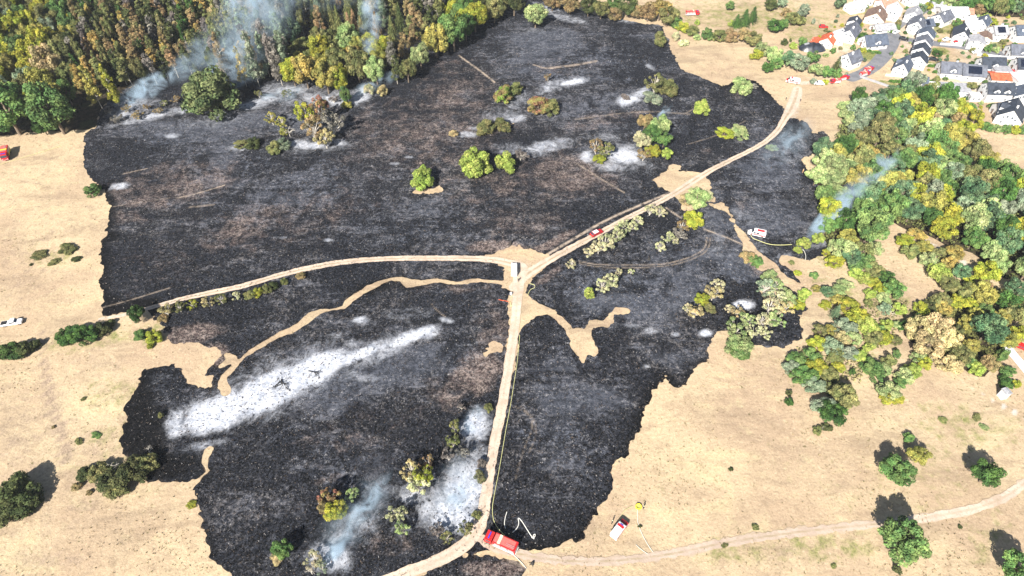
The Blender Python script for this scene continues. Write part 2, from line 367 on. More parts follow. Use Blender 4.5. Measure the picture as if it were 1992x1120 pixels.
ISL = [[(940,496),(955,494),(975,486),(990,480),(1000,478),(1012,474),(1022,484),(1040,483),(1062,494),(1075,505),(1045,530),(1025,552),(1020,565),(1029,576),(1054,595),(1080,604),(1094,619),(1104,635),
  (1142,643),(1147,624),(1161,622),(1172,630),(1187,624),(1182,611),(1193,597),(1220,603),(1214,611),(1195,614),(1190,628),(1174,636),(1150,638),(1150,654),(1161,680),(1158,691),(1142,690),
  (1134,705),(1123,694),(1115,678),(1110,648),(1096,627),(1086,612),(1067,610),(1043,616),(1016,632),(1009,660),(1004,720),(990,740),(985,700),(990,600),(992,566),(975,560),(978,548),(985,520)],
 [(1270,350),(1281,363),(1305,376),(1321,390),(1325,410),(1345,412),(1360,400),(1375,392),(1395,395),(1385,375),(1380,350),(1367,336),(1321,334),(1324,320),(1303,317),(1292,334)],
 [(1380,396),(1402,393),(1418,408),(1432,430),(1444,450),(1458,466),(1475,485),(1495,503),(1515,520),(1545,545),(1562,556),(1556,574),(1535,560),(1520,552),(1490,532),(1460,512),(1447,490),(1446,478),(1438,462),(1425,435),(1412,412),(1395,404)],
 [(955,670),(965,667),(974,670),(976,680),(962,684),(945,690),(950,680)],
 [(1490,540),(1512,530),(1530,560),(1520,590),(1500,600),(1485,580),(1478,560)],
 [(346,668),(372,680),(400,672),(424,674),(430,690),(408,712),(392,732),(376,722),(362,700),(344,690)],
 [(800,375),(812,366),(840,368),(855,362),(858,370),(840,376),(815,378)]]
STRIP = [([(985,551,1.1),(930,545,0.7),(888,551,0.7),(850,545,0.6),(821,550,0.9),(798,552,1.8),(780,543,1.0),(760,543,0.9),(742,549,1.1),(720,559,1.3),(695,574,1.1),(680,585,1.2),(670,598,0.8),(655,601,0.45),(641,603,0.5)]),
 ([(641,603,0.5),(625,606,1.1),(605,614,1.3),(590,627,1.2),(565,642,1.2),(545,650,1.1),(527,660,0.8),(500,677,0.6),(480,690,0.6),(465,702,0.6),(450,718,0.8),(436,733,0.8),(433,745,1.4),(440,762,1.4)]),
 ([(1065,606,0.9),(1090,620,1.1),(1104,636,1.2),(1112,650,1.4)]),([(1145,640,0.9),(1160,626,0.6),(1178,630,1.2),(1190,612,0.7),(1200,602,1.2),(1218,605,1.0)]),
 ([(440,690,0.6),(452,699,1.5),(430,712,0.6)]),
 ([(407,876,1.0),(402,885,0.6),(399,898,0.45),(403,916,0.4),(392,928,0.4),(384,936,0.6)]),
 ([(1000,240,0.1),(950,255,0.1)])]
BURN2 = [(815,1120),(860,1101),(905,1084),(950,1077),(1000,1090),(1030,1104),(1018,1125),(1020,1180),(800,1180)]
PB2 = wpts(BURN2); PB = wpts(BURN); PI_ = [wpts(p) for p in ISL]
def burn_sdf(X, Y, noise=True):
    d = sd_poly(PB, X, Y)
    n = fbm(X * 0.22, Y * 0.22, 1, 5) * 1.7 + fbm(X * 0.9, Y * 0.9, 3, 2) * 1.1 if noise else 0
    d = np.maximum(d, sd_poly(PB2, X, Y)) + n
    for p in PI_: d = np.minimum(d, -sd_poly(p, X, Y) + n * 0.8)
    for s in STRIP:
        b, c = sd_line(s, X, Y); d = np.minimum(d, -b - 0.05 + np.clip(n, -1.2, 0.9) * 0.38)
    return d
ASH = [(420,806,74,34,-18,1.6),(520,763,84,38,-26,1.65),(610,720,74,30,-24,1.6),(530,755,130,60,-26,0.75),(720,690,110,30,-23,0.7),(700,690,60,12,-22,1.3),(800,655,60,11,-22,1.35),(470,770,90,50,-22,0.6),(600,700,90,34,-22,0.5),(900,960,40,50,20,1.3),(870,1005,50,26,-20,1.2),(925,825,24,34,30,1.3),(640,1082,30,26,0,1.1),(1215,305,36,16,0,1.3),(1447,593,22,9,0,1.6),(1373,648,12,6,0,1.6),(1222,194,26,9,-12,1.3),(1112,160,30,6,-10,1.25),(345,825,26,34,20,1.0),(395,812,44,36,-12,1.25),(450,790,48,38,-22,1.3),(505,762,50,34,-25,1.3),(560,738,48,30,-25,1.3),(615,715,45,24,-22,1.25),(680,697,45,17,-22,0.95),(735,675,40,15,-22,0.95),(790,658,45,15,-22,1.05),(835,645,28,14,-22,0.95),
 (300,740,30,12,-25,0.35),(520,700,60,14,-25,0.45),(640,660,50,14,-20,0.5),(700,622,20,10,0,0.85),(868,622,18,7,10,0.85),(790,612,60,16,0,0.45),(690,668,30,12,-10,0.6),(720,735,30,10,0,0.55),(400,865,50,10,-8,0.7),
 (470,287,30,8,-5,0.8),(600,282,60,11,3,0.95),(660,278,20,9,0,0.8),(338,264,20,6,0,0.75),(233,362,24,8,-10,0.85),(768,318,12,4,0,0.75),(795,305,12,4,0,0.7),(640,467,14,4,0,0.65),(545,462,20,4,0,0.5),
 (1222,194,30,12,-12,1.0),(1245,183,30,10,-30,0.85),(1112,160,36,8,-10,0.95),(1065,172,20,8,0,0.75),(1000,203,20,12,0,0.6),(1000,228,30,12,0,0.75),(1060,285,60,14,-12,0.85),(1040,298,30,10,0,0.7),(1143,305,18,14,10,0.95),(1215,302,42,24,0,0.95),(1190,325,40,12,0,0.75),
 (500,200,70,12,-12,0.85),(455,205,20,8,0,0.85),(640,195,70,13,5,0.85),(705,185,34,16,-35,0.95),(290,228,80,9,-12,0.75),(370,212,60,9,-5,0.8),(560,175,60,20,0,0.7),(420,216,30,7,0,0.8),(255,205,60,30,-20,0.65),
 (1085,165,60,14,-10,0.6),(1020,190,60,20,0,0.5),(980,225,50,20,0,0.5),(1000,290,60,16,0,0.55),(1210,310,70,34,0,0.6),(600,283,100,18,0,0.55),(640,190,120,20,-5,0.55),(420,235,90,16,-10,0.4),(905,262,28,7,0,0.8),(930,250,20,5,0,0.7),(1447,593,26,11,0,1.05),(1373,648,16,8,0,1.1),(1265,643,18,8,0,0.8),(1232,635,30,6,10,0.55),(1315,650,10,5,0,0.8),(1258,713,10,5,0,0.6),(1440,625,30,10,0,0.5),
 (905,950,50,66,20,1.25),(880,1000,70,42,0,1.1),(835,990,30,20,0,0.9),(800,960,44,24,20,0.8),(925,830,34,44,30,0.92),(860,980,50,60,0,0.7),(930,890,26,30,0,0.7),(810,955,50,30,0,0.55),(640,1085,50,34,0,1.1),(700,1010,50,50,-50,0.55),(740,955,40,36,-50,0.55),(660,1050,60,36,-50,0.65),(780,1020,44,40,0,0.5),
 (1100,35,60,8,12,0.6),(1060,15,40,9,12,0.75),(1215,40,30,5,10,0.6),(1040,60,26,6,10,0.5),(1265,130,14,6,30,0.6),(1400,480,40,30,0,0.35),(1480,480,40,14,20,0.45),(1580,470,40,20,0,0.6),(1530,500,40,12,0,0.45),(1445,420,30,14,30,0.5),
 (1540,300,60,30,-30,0.3),(1175,265,60,12,0,0.4),(620,240,70,24,0,0.45)]
BROWN = [(330,360,170,50,-10,0.55),(560,430,200,60,-10,0.42),(820,260,200,80,0,0.5),(1000,350,200,70,0,0.45),(700,850,200,60,-15,0.3),(300,520,120,50,-10,0.3),(880,190,110,80,-20,0.5),(740,260,90,40,0,0.45),(950,330,120,50,0,0.35),(360,375,110,22,-12,0.6),(480,440,100,34,-25,0.6),(1110,340,110,50,0,0.65),(1000,430,130,40,0,0.45),(970,480,60,14,0,1.0),
 (930,730,60,50,-30,0.8),(880,770,60,40,0,0.6),(960,640,46,60,0,0.55),(370,648,70,22,-8,1.0),(420,690,30,26,0,1.0),(250,420,50,20,0,0.5),(640,400,120,60,0,0.25),(700,330,80,30,0,0.25),(1060,480,70,10,-28,0.8),(1070,535,40,10,-35,0.7),
 (850,310,90,40,0,0.35),(1400,290,50,10,0,0.3),(760,1060,60,30,0,0.5),(960,1110,80,22,0,0.9),(1010,1095,40,16,0,1.0),(640,930,60,10,-20,0.45),(640,880,70,12,-25,0.35),(880,560,110,12,0,0.5),(1100,130,80,20,0,0.35),(1150,240,120,20,-12,0.5),(1480,520,40,18,40,0.8),(1450,400,30,30,50,0.4),
 (1430,180,40,14,0,0.4),(480,250,40,10,0,0.4)]
GREYB = [(1450,520,70,40,20,0.7),(1190,590,120,50,10,0.5),(1500,420,80,50,0,0.5),(1080,850,80,80,0,0.35),(1150,780,80,60,0,0.35),(1300,100,120,50,0,0.35),(640,880,90,30,-20,0.35),(1350,560,80,40,0,0.4),(400,250,220,30,-5,0.5),(1100,110,200,70,10,0.35),(1200,230,160,60,0,0.3),(700,720,160,60,-20,0.5),(620,800,100,30,-25,0.4),(1500,320,70,60,0,0.5),(1420,420,120,60,20,0.35),(1200,560,160,60,0,0.35),(1090,780,70,110,0,0.4),(420,330,150,60,0,0.3),(800,430,200,60,0,0.3),(560,380,160,60,-10,0.35),(900,600,90,60,0,0.25),(1130,860,90,120,0,0.3),(700,900,120,60,0,0.3),(860,690,60,40,0,0.4),(1330,500,120,60,0,0.4)]
TRAIL = [([(1120,232),(1250,215),(1340,222)],0.6,0.3),([(893,108),(915,124),(940,142),(962,160)],0.45,0.95),([(1038,126),(1060,133),(1075,133)],0.4,0.75),([(1070,132),(1110,128),(1160,119)],0.8,0.55),([(1122,318),(1150,336),(1172,350),(1215,375)],0.28,0.7),
 ([(345,385),(390,375),(437,360)],0.35,0.75),([(240,338),(285,328)],0.3,0.7),([(370,403),(415,398)],0.5,0.45),([(220,402),(330,385)],0.3,0.3),([(1066,494),(1115,465),(1180,427),(1250,397),(1300,376)],0.5,1.0),
 ([(1120,507),(1160,515),(1220,516),(1290,515),(1340,502),(1372,485),(1375,462)],0.26,0.6),([(1125,512),(1170,521),(1290,520),(1345,506),(1378,488),(1382,462)],0.24,0.45),([(1370,446),(1410,460),(1450,478)],0.35,0.8),([(1295,404),(1325,424)],0.35,0.8),
 ([(1000,790),(1030,805),(1038,830),(1020,870),(1003,930)],0.15,0.3),([(1012,790),(1038,812),(1045,840),(1030,880)],0.15,0.3),([(200,598),(260,582),(330,560)],0.3,0.5),([(1450,235),(1400,262),(1340,280)],0.3,0.3),([(1000,1085),(1040,1095)],1.4,0.6),([(1330,222),(1365,204)],0.4,0.35),([(838,590),(850,604),(866,616)],0.12,0.5)]
def rimf(X, Y): return np.clip(1 - burn_sdf(X, Y, False) / 7.0, 0, 1) * np.clip(0.35 + blobs([(260,820,90,120,0,1),(215,480,50,140,0,0.8),(1250,800,130,60,-60,0.8),(1340,730,80,40,0,1),(1120,1040,120,40,-20,1),(1450,180,60,30,0,0.9),(430,1000,60,120,0,0.5),(250,585,120,34,0,0.9),(720,560,150,20,0,0.6)], X, Y), 0, 1) + blobs([(290,830,50,70,0,0.9),(330,900,60,30,0,0.8),(250,590,60,20,0,0.5),(260,460,50,14,0,0.5)], X, Y)

# ground sheet
def gx(a, b, st, far, n):
    return np.concatenate([a - np.geomspace(3, far, n)[::-1], np.arange(a, b + st, st), b + st + np.geomspace(3, far, n)])
xs = gx(-330, 400, 2.0, 4500, 26); ys = gx(10, 480, 2.0, 4500, 26)
GX, GY = np.meshgrid(xs, ys, indexing='ij'); fx, fy = GX.ravel(), GY.ravel()
i, j = np.meshgrid(np.arange(len(xs) - 1), np.arange(len(ys) - 1), indexing='ij'); a = (i * len(ys) + j).ravel()
GQ = np.stack([a, a + len(ys), a + len(ys) + 1, a + 1], 1)
GREEN = [(1880,830,160,60,10,0.42),(1820,900,140,70,0,0.36),(1600,1060,160,50,0,0.5),(1430,1075,110,36,0,0.5),(1930,1050,80,80,0,0.4),(1700,960,160,60,0,0.28),(1560,900,150,60,0,0.22),(420,1060,200,90,0,0.15),(1270,960,80,70,0,0.2),(180,570+90,150,26,-8,0.5),(230,770,110,60,0,0.42),(230,850,90,30,0,0.5),(60,480,60,30,0,0.25),(100,500,70,22,0,0.45),(1450,30,190,40,0,0.52),(1580,60,80,50,0,0.5),(1700,108,40,12,0,1.1),(1640,180,60,16,0,0.2),(1860,820,120,30,0,0.45),(1900,850,60,20,0,0.5),
 (1640,590,50,60,0,0.5),(1760,610,90,40,30,0.5),(1700,690,100,50,0,0.35),(1560,1050,150,40,0,0.42),(1410,1080,90,30,0,0.45),(1800,960,120,60,0,0.35),(1850,920,60,40,0,0.35),(1620,450+60,60,16,20,0.5),(1600,540,50,20,0,0.4),
 (1740,165,60,6,10,0.8),(1810,124,40,5,0,0.9),(1825,100,24,8,0,1.2),(1850,112,40,24,0,0.3),(1930,90,30,12,0,0.8),(1750,500,20,14,0,0.3),(1490,1000,120,50,0,0.15),(300,650,30,30,0,0.6),(210,910,100,40,0,0.5),(1560,10,100,14,0,0.4),(1660,20,60,14,0,0.6),(1840,55,60,14,0,0.7)]
SOIL_TAN = [(1700,960,200,60,-8,0.22),(1500,1075,80,20,0,0.3),(300,1020,120,60,0,0.2),(40,450,190,280,0,0.36),(60,900,280,220,0,0.45),(190,700,90,50,0,0.4),(230,780,100,70,0,0.4),(60,1090,160,30,0,0.5),(150,950,120,40,-10,0.45),(170,405,50,14,-15,0.4),(100,470,80,12,-10,0.2),(1710,172,70,14,8,0.75),(1590,640,40,20,0,0.7),(1080,1085,80,14,0,0.8),(1250,1070,90,10,0,0.3),  # the broad left-hand marks only turn the straw browner there
 (970,482,40,10,0,0.6),(1640,470+60,20,10,0,0.3),(1690,470,40,14,0,0.2),(1560,235,30,10,0,0.3),(1500,820,120,20,-10,0.2),(1620,890,130,40,0,0.25),(330,690,60,24,0,0.3)]
PALE = [(1545,210,16,44,10,0.5),(1590,150,60,8,-5,0.4),(1650,150,30,8,0,0.7),(1700,60,60,20,0,0.35),(1780,70,60,60,0,0.5),(1920,150,110,60,0,0.55),(1900,95,60,30,0,0.5),(1960,100,40,40,0,0.4),(1800,160,60,14,0,0.5),(1780,30,60,24,0,0.5),(1760,700+90,120,6,30,0.35),
 (1020,520,50,40,0,0.35),(1600,560,20,14,0,0.1),(1755,500,26,50,-20,0.25),(1640,95,40,12,0,0.5),(1600,45,60,6,20,0.4)]
gm = np_mesh('ground', np.stack([fx, fy, H(fx, fy) * np.clip(1.6 - np.hypot(fx, fy - 200) / 900, 0, 1) - 0.0], 1), GQ, [M_GROUND], True,
             {'green': blobs(GREEN, fx, fy), 'soil_tan': blobs(SOIL_TAN, fx, fy) + 0.55 * lines([([(82,640),(84,700),(100,790),(125,860),(130,900)],1.0,1.0),([(1640,560),(1760,660),(1830,700),(1992,800)],0.8,0.6),([(1450,1120),(1520,1070),(1640,1120)],0.6,0.5)], fx, fy), 'pale': blobs(PALE, fx, fy) + lines([([(1700,560),(1745,610),(1790,680),(1830,715),(1992,812)],0.7,0.9),([(1790,465),(1850,495),(1890,520)],1.4,0.8)], fx, fy)})
gm_o = link(bpy.data.objects.new('ground', gm)); props(gm_o, kind='structure')

burn_o = region('burned_ground', burn_sdf, (-195, 160, 40, 400), 0.5, 0.05, M_BURN,
    {'ash': lambda X, Y: blobs(ASH, X, Y), 'brown': lambda X, Y: blobs(BROWN, X, Y), 'rim': rimf, 'fringe': lambda X, Y: np.clip(1 - np.abs(burn_sdf(X, Y, True)) / 1.6, 0, 1) * 0.9, 'grey': lambda X, Y: blobs(GREYB, X, Y), 'trail': lambda X, Y: lines(TRAIL, X, Y)})

def track(name, pts, mat=None, z=0.10, ragged=0.35, c=0.5, crown=1.0, kindname=None):
    pts = smooth(pts, 2); P = wpts(pts); m = max(p[2] for p in pts) + 2
    bb = (P[:, 0].min() - m, P[:, 0].max() + m, P[:, 1].min() - m, P[:, 1].max() + m)
    wmean = sum(p[2] for p in pts) / len(pts)
    def f(X, Y): return sd_line(pts, X, Y)[0] + fbm(X * 0.7, Y * 0.7, 2, 3) * ragged
    def ac(X, Y):
        b, cc = sd_line(pts, X, Y); return cc / (b + cc + 1e-3)
    return region(name, f, bb, c, z, mat or M_TRACK, {'across': ac, 'crown': lambda X, Y: X * 0 + crown})
track('dirt_track', [(195,621,0.7),(241,613,0.6),(284,601,0.75),(321,591,0.8),(375,576,1.0),(468,558,1.15),(500,548,1.1),(580,525,1.25),(661,510,1.25),(741,503,1.2),(848,502,1.25),(955,503,1.35),(1010,516,1.7)])
track('dirt_track', [(1000,560,1.8),(1020,536,1.9),(1060,511,1.5),(1100,488,1.35),(1150,462,1.2),(1200,435,1.15),(1250,409,1.15),(1300,384,1.3),(1340,358,1.5),(1370,338,1.3),(1420,312,1.1),(1480,283,1.05),(1512,257,1.2),(1526,232,1.4),(1538,214,2.4),(1548,190,2.6),(1552,172,2.0)], z=0.12)
track('dirt_track', [(1012,520,2.5),(1008,560,1.7),(1004,610,1.5),(998,660,1.45),(985,740,1.4),(973,810,1.4),(958,880,1.35),(948,950,1.4),(938,1010,1.6),(918,1050,1.7),(880,1078,1.5),(830,1100,1.45),(770,1122,1.4),(700,1150,1.4)], z=0.14, crown=0.35)
track('field_track', [(935,1050,1.2),(960,1066,1.0),(1010,1078,1.2),(1050,1086,1.3),(1100,1091,1.2),(1170,1094,1.15),(1300,1080,1.1),(1400,1057,1.1),(1500,1042,1.1),(1600,1029,1.1),(1700,1020,1.1),(1745,1015,1.1)], M_TRACK2, z=0.08, ragged=1.0, crown=1.0)
track('field_track', [(1735,1016,0.9),(1800,1008,1.2),(1900,990,1.15),(1960,965,1.15),(1992,940,1.15),(2060,900,1.15)], z=0.09, ragged=0.7, crown=0.5)
track('village_road', [(1655,152,3.0),(1690,138,3.0),(1715,115,3.4),(1730,92,3.6),(1738,76,3.4),(1742,66,3.0),(1720,58,2.0)], M_ASPH, 0.06, 0.1, 0.8)
track('village_road', [(1742,72,2.6),(1780,80,2.6),(1830,86,2.6),(1880,92,2.6),(1930,104,2.8),(1992,108,2.6)], M_ASPH, 0.075, 0.1, 0.8)
track('village_road', [(1640,150,2.2),(1620,160,1.8),(1590,160,1.5),(1560,162,1.5)], M_TRACK, 0.07, 0.4, 0.8, 0.2)
track('concrete_lane', [(1945,655,1.3),(1965,682,1.4),(1990,712,1.4),(2030,760,1.4)], M_CONC, 0.07, 0.05, 0.5)
track('village_road', [(1800,20,1.8),(1742,52,2.0),(1738,66,2.2)], M_ASPH, 0.085, 0.1, 0.8)

def litter(name, P, z=0.035):
    W = wpts(P)
    return region(name, lambda X, Y: sd_poly(W, X, Y) + fbm(X * 0.2, Y * 0.2, 5, 3) * 2.5, (W[:, 0].min() - 3, W[:, 0].max() + 3, W[:, 1].min() - 3, W[:, 1].max() + 3), 2.0, z, M_FLOOR, {})
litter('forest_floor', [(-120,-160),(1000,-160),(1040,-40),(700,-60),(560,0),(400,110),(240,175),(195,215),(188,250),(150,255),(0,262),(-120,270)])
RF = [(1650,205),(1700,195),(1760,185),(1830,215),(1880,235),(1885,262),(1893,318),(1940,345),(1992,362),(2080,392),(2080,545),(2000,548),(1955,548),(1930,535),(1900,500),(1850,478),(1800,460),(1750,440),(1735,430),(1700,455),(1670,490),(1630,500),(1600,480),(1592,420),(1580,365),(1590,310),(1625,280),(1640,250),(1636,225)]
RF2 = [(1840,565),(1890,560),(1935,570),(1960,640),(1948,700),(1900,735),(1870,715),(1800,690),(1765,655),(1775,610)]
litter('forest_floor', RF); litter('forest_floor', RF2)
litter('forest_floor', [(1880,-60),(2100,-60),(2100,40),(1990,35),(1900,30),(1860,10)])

# ------------------------------------------------------------------ plants: prototypes
def tube(V, F, p0, p1, r0, r1, n=5, segs=3, bend=0.0, rs=None):
    p0 = np.array(p0, float); p1 = np.array(p1, float); d = p1 - p0; L = np.linalg.norm(d) + 1e-9; d /= L
    a = np.cross(d, [0, 0, 1.0]); a = a / np.linalg.norm(a) if np.linalg.norm(a) > 1e-3 else np.array([1.0, 0, 0]); b = np.cross(d, a)
    base = len(V)
    for s in range(segs + 1):
        t = s / segs; c = p0 + d * L * t + np.array([0, 0, 1]) * bend * L * math.sin(math.pi * t); r = r0 + (r1 - r0) * t
        for k in range(n):
            an = 2 * math.pi * k / n; V.append(c + (a * math.cos(an) + b * math.sin(an)) * r)
    for s in range(segs):
        for k in range(n):
            F.append([base + s * n + k, base + s * n + (k + 1) % n, base + (s + 1) * n + (k + 1) % n, base + (s + 1) * n + k])
    F.append([base + segs * n + k for k in range(n)])
def leaves(C, Rr, n, size, rs, flat=0.0, tones=None, zs=1.0):
    """leaf clumps on the skins of the balls C (k,3) with radii Rr"""
    k = len(C); idx = rs.randint(0, k, n) if np.ndim(n) == 0 else np.repeat(np.arange(k), n)
    pr = Rr ** 2; idx = rs.choice(k, n, p=pr / pr.sum())
    d = rs.normal(size=(n, 3)); d[:, 2] = d[:, 2] * 0.9 + 0.25; d /= np.linalg.norm(d, axis=1)[:, None]
    off = d * (Rr[idx] * (0.72 + 0.38 * rs.rand(n)))[:, None]; off[:, 2] *= zs; pos = C[idx] + off
    nr = d + rs.normal(size=(n, 3)) * 0.45; nr[:, 2] += flat; nr /= np.linalg.norm(nr, axis=1)[:, None]
    t = np.cross(nr, rs.normal(size=(n, 3))); t /= np.linalg.norm(t, axis=1)[:, None]; b = np.cross(nr, t)
    s = size * (0.55 + 0.8 * rs.rand(n))[:, None]
    a1 = 0.7 + 0.6 * rs.rand(n, 1); a2 = 0.5 + 0.5 * rs.rand(n, 1)
    zz = np.array([1, 1, zs]); q = np.stack([pos + t * s * a1 * zz, pos + b * s * a2 * zz, pos - t * s * zz, pos - b * s * a1 * zz], 1)
    bt = rs.rand(k) * 0.55 if tones is None else tones
    tone = np.clip(bt[idx] + rs.rand(n) * 0.45, 0, 1)
    return q.reshape(-1, 3), tone
def proto(kind, seed):
    rs = np.random.RandomState(seed); V = []; F = []; bark = M_BARK
    if kind == 'dome':
        n = 50; C = []; Rr = []
        while len(C) < n:
            p = rs.uniform(-1, 1, 3); r = np.linalg.norm(p)
            if r > 1 or r < 0.5 or p[2] < -0.75: continue
            C.append([p[0] * 0.36, p[1] * 0.36, 0.56 + p[2] * 0.33]); Rr.append(0.06 + 0.07 * rs.rand())
        C = np.array(C); Rr = np.array(Rr); nl, sz = 7500, 0.0205
        tube(V, F, (0, 0, 0), (0.02, 0.01, 0.62), 0.032, 0.014)
        for q in C[::4]: tube(V, F, (0, 0, 0.14 + 0.28 * rs.rand()), q, 0.015, 0.004, 4, 3, 0.05)
    elif kind == 'bush':
        n = 40; C = []; Rr = []
        while len(C) < n:
            p = rs.uniform(-1, 1, 3); p[2] = abs(p[2]); r = np.linalg.norm(p)
            if r > 1 or r < 0.45: continue
            C.append([p[0] * 0.38, p[1] * 0.38, 0.16 + p[2] * 0.62]); Rr.append(0.07 + 0.08 * rs.rand())
        C = np.array(C); Rr = np.array(Rr); nl, sz = 6200, 0.0235
        for q in C[::2]: tube(V, F, (0.04 * rs.normal(), 0.04 * rs.normal(), 0), q, 0.014, 0.004, 4, 2, 0.04)
    elif kind == 'scorched':
        n = 24; C = []; Rr = []
        while len(C) < n:
            p = rs.uniform(-1, 1, 3); r = np.linalg.norm(p)
            if r > 1 or r < 0.35 or p[2] < -0.5: continue
            C.append([p[0] * 0.42, p[1] * 0.42, 0.52 + p[2] * 0.36]); Rr.append(0.045 + 0.055 * rs.rand())
        C = np.array(C); Rr = np.array(Rr); nl, sz = 1900, 0.022; bark = M_DEAD
        tube(V, F, (0, 0, 0), (0.03, 0, 0.3), 0.03, 0.02)
        for q in C: tube(V, F, (0.02, 0, 0.06 + 0.22 * rs.rand()), q * np.array([1.05, 1.05, 1.03]), 0.014, 0.004, 4, 3, 0.07)
    elif kind == 'pine':
        n = 30; C = []; Rr = []; zb = [0.18, 0.3, 0.42, 0.25][seed % 4]
        for k in range(n):
            z = zb + (0.97 - zb) * (k / n); w_ = 0.46 * (1.02 - z) ** 0.55 * (0.35 + 0.75 * rs.rand()); a = rs.rand() * 6.28
            C.append([w_ * math.cos(a), w_ * math.sin(a), z]); Rr.append((0.10 + 0.12 * rs.rand()) * (1.2 - 0.6 * z))
        C = np.array(C); Rr = np.array(Rr); C[:, 2] *= 1; Rr = Rr * 1.0; nl, sz = 3600, 0.036; bark = M_PALEBARK
        tube(V, F, (0, 0, 0), (0.015, 0.01, 0.97), 0.030, 0.006, 6, 4)
        for q in C[::2]: tube(V, F, (0, 0, q[2] - 0.06), q, 0.010, 0.003, 4, 2, 0.02)
        for k in range(9):
            z = 0.15 + 0.3 * rs.rand(); a = rs.rand() * 6.28; tube(V, F, (0, 0, z), (0.14 * math.cos(a), 0.14 * math.sin(a), z + 0.01), 0.006, 0.002, 3, 1)
    elif kind == 'spruce':
        tube(V, F, (0, 0, 0), (0, 0, 0.98), 0.022, 0.003, 6, 4)
        L = []; T = []
        for k in range(17):
            z = 0.08 + 0.90 * k / 17; r = 0.5 * (1 - z) ** 0.85 * (0.85 + 0.25 * rs.rand()) + 0.012; nf = 11 if k < 12 else 7; o = rs.rand() * 6.28
            for f in range(nf):
                a = o + 6.283 * f / nf + rs.normal() * 0.12; m = 7 if k < 12 else 4; rr = r * (0.8 + 0.35 * rs.rand()); tn = rs.rand() * 0.5
                for e in range(m):
                    t = (e + 0.6) / m; p = np.array([math.cos(a) * rr * t, math.sin(a) * rr * t, z + 0.03 * (1 - t) - 0.05 * t * t])
                    for g in range(3):
                        pp = p + rs.normal(size=3) * np.array([0.016, 0.016, 0.008]); nr = np.array([math.cos(a) * 0.5, math.sin(a) * 0.5, 0.9]) + rs.normal(size=3) * 0.4
                        nr /= np.linalg.norm(nr); tt = np.cross(nr, rs.normal(size=3)); tt /= np.linalg.norm(tt); bb = np.cross(nr, tt); s = 0.024 * (0.6 + 0.7 * rs.rand())
                        L += [pp + tt * s, pp + bb * s * 0.7, pp - tt * s, pp - bb * s * 0.7]; T.append(min(1, tn + rs.rand() * 0.5))
        cv = np.array(L); tone = np.array(T)
    elif kind == 'dead':
        def br(p, d, l, r, lev):
            q = p + d * l; tube(V, F, p, q, r, r * 0.55, 4, 2, 0.02)
            if lev:
                for _ in range(4 if lev > 1 else 3):
                    dd = d + rs.normal(size=3) * 0.65; dd[2] = abs(dd[2]) * 0.7; dd /= np.linalg.norm(dd)
                    br(p + d * l * (0.4 + 0.6 * rs.rand()), dd, l * (0.5 + 0.25 * rs.rand()), r * 0.5, lev - 1)
        br(np.array([0, 0, 0.0]), np.array([0.05, 0, 1.0]), 0.42, 0.03, 3); bark = M_DEAD
    tm = np_mesh(kind + '_trunk', V, F, [bark], True)
    if kind == 'dead': return tm, None
    if kind != 'spruce': cv, tone = leaves(C, Rr, nl, sz, rs, zs=0.4 if kind == 'pine' else 1.0)
    nf = len(cv) // 4
    cm = np_mesh(kind + '_crown', cv, np.arange(nf * 4).reshape(-1, 4), [M_LEAF], False, None, {'tone': tone})
    return tm, cm
PRO = {k: [proto(k, 10 * i + s) for s in range(n)] for i, (k, n) in enumerate([('dome', 5), ('bush', 4), ('scorched', 4), ('pine', 4), ('spruce', 2), ('dead', 3)])}
PALETTE = {   # name: (colour a, colour b, word)
 'G': ((0.075,0.16,0.045),(0.15,0.23,0.065),'green'), 'DG': ((0.07,0.11,0.04),(0.19,0.22,0.09),'dark green'), 'D': ((0.035,0.085,0.022),(0.07,0.14,0.03),'dark green'), 'K': ((0.045,0.065,0.022),(0.10,0.115,0.04),'very dark olive'),
 'T': ((0.06,0.125,0.06),(0.13,0.19,0.09),'bluish green'), 'Y': ((0.33,0.305,0.07),(0.23,0.25,0.065),'yellow'), 'YG': ((0.22,0.27,0.035),(0.32,0.31,0.04),'yellow-green'),
 'L': ((0.23,0.33,0.06),(0.33,0.38,0.09),'bright lime green'), 'O': ((0.12,0.145,0.05),(0.21,0.205,0.075),'olive'), 'B': ((0.27,0.19,0.09),(0.21,0.18,0.08),'brownish'),
 'P': ((0.36,0.40,0.20),(0.48,0.45,0.26),'pale yellow-grey'), 'S': ((0.19,0.28,0.10),(0.31,0.36,0.15),'pale green'), 'E': ((0.43,0.35,0.17),(0.34,0.31,0.14),'beige'),
 'GG': ((0.14,0.20,0.12),(0.24,0.29,0.18),'grey-green'), 'RB': ((0.30,0.13,0.09),(0.27,0.25,0.08),'reddish-brown and yellow'), 'OR': ((0.36,0.26,0.07),(0.28,0.25,0.08),'orange-yellow'),
 'AG': ((0.13,0.12,0.10),(0.22,0.21,0.17),'scorched grey'), 'BY': ((0.28,0.19,0.09),(0.20,0.32,0.05),'half brown half green')}
KW = {'dome': ('broadleaf_tree', 'tree', 'broadleaf tree'), 'bush': ('shrub', 'shrub', 'shrub'), 'scorched': ('scorched_shrub', 'shrub', 'scorched shrub'),
      'pine': ('pine_tree', 'tree', 'tall thin pine'), 'spruce': ('spruce_tree', 'tree', 'spruce'), 'dead': ('dead_tree', 'tree', 'bare dead tree')}
rnd = random.Random(5)
TREES = []      # (root, px, py, word) for labels
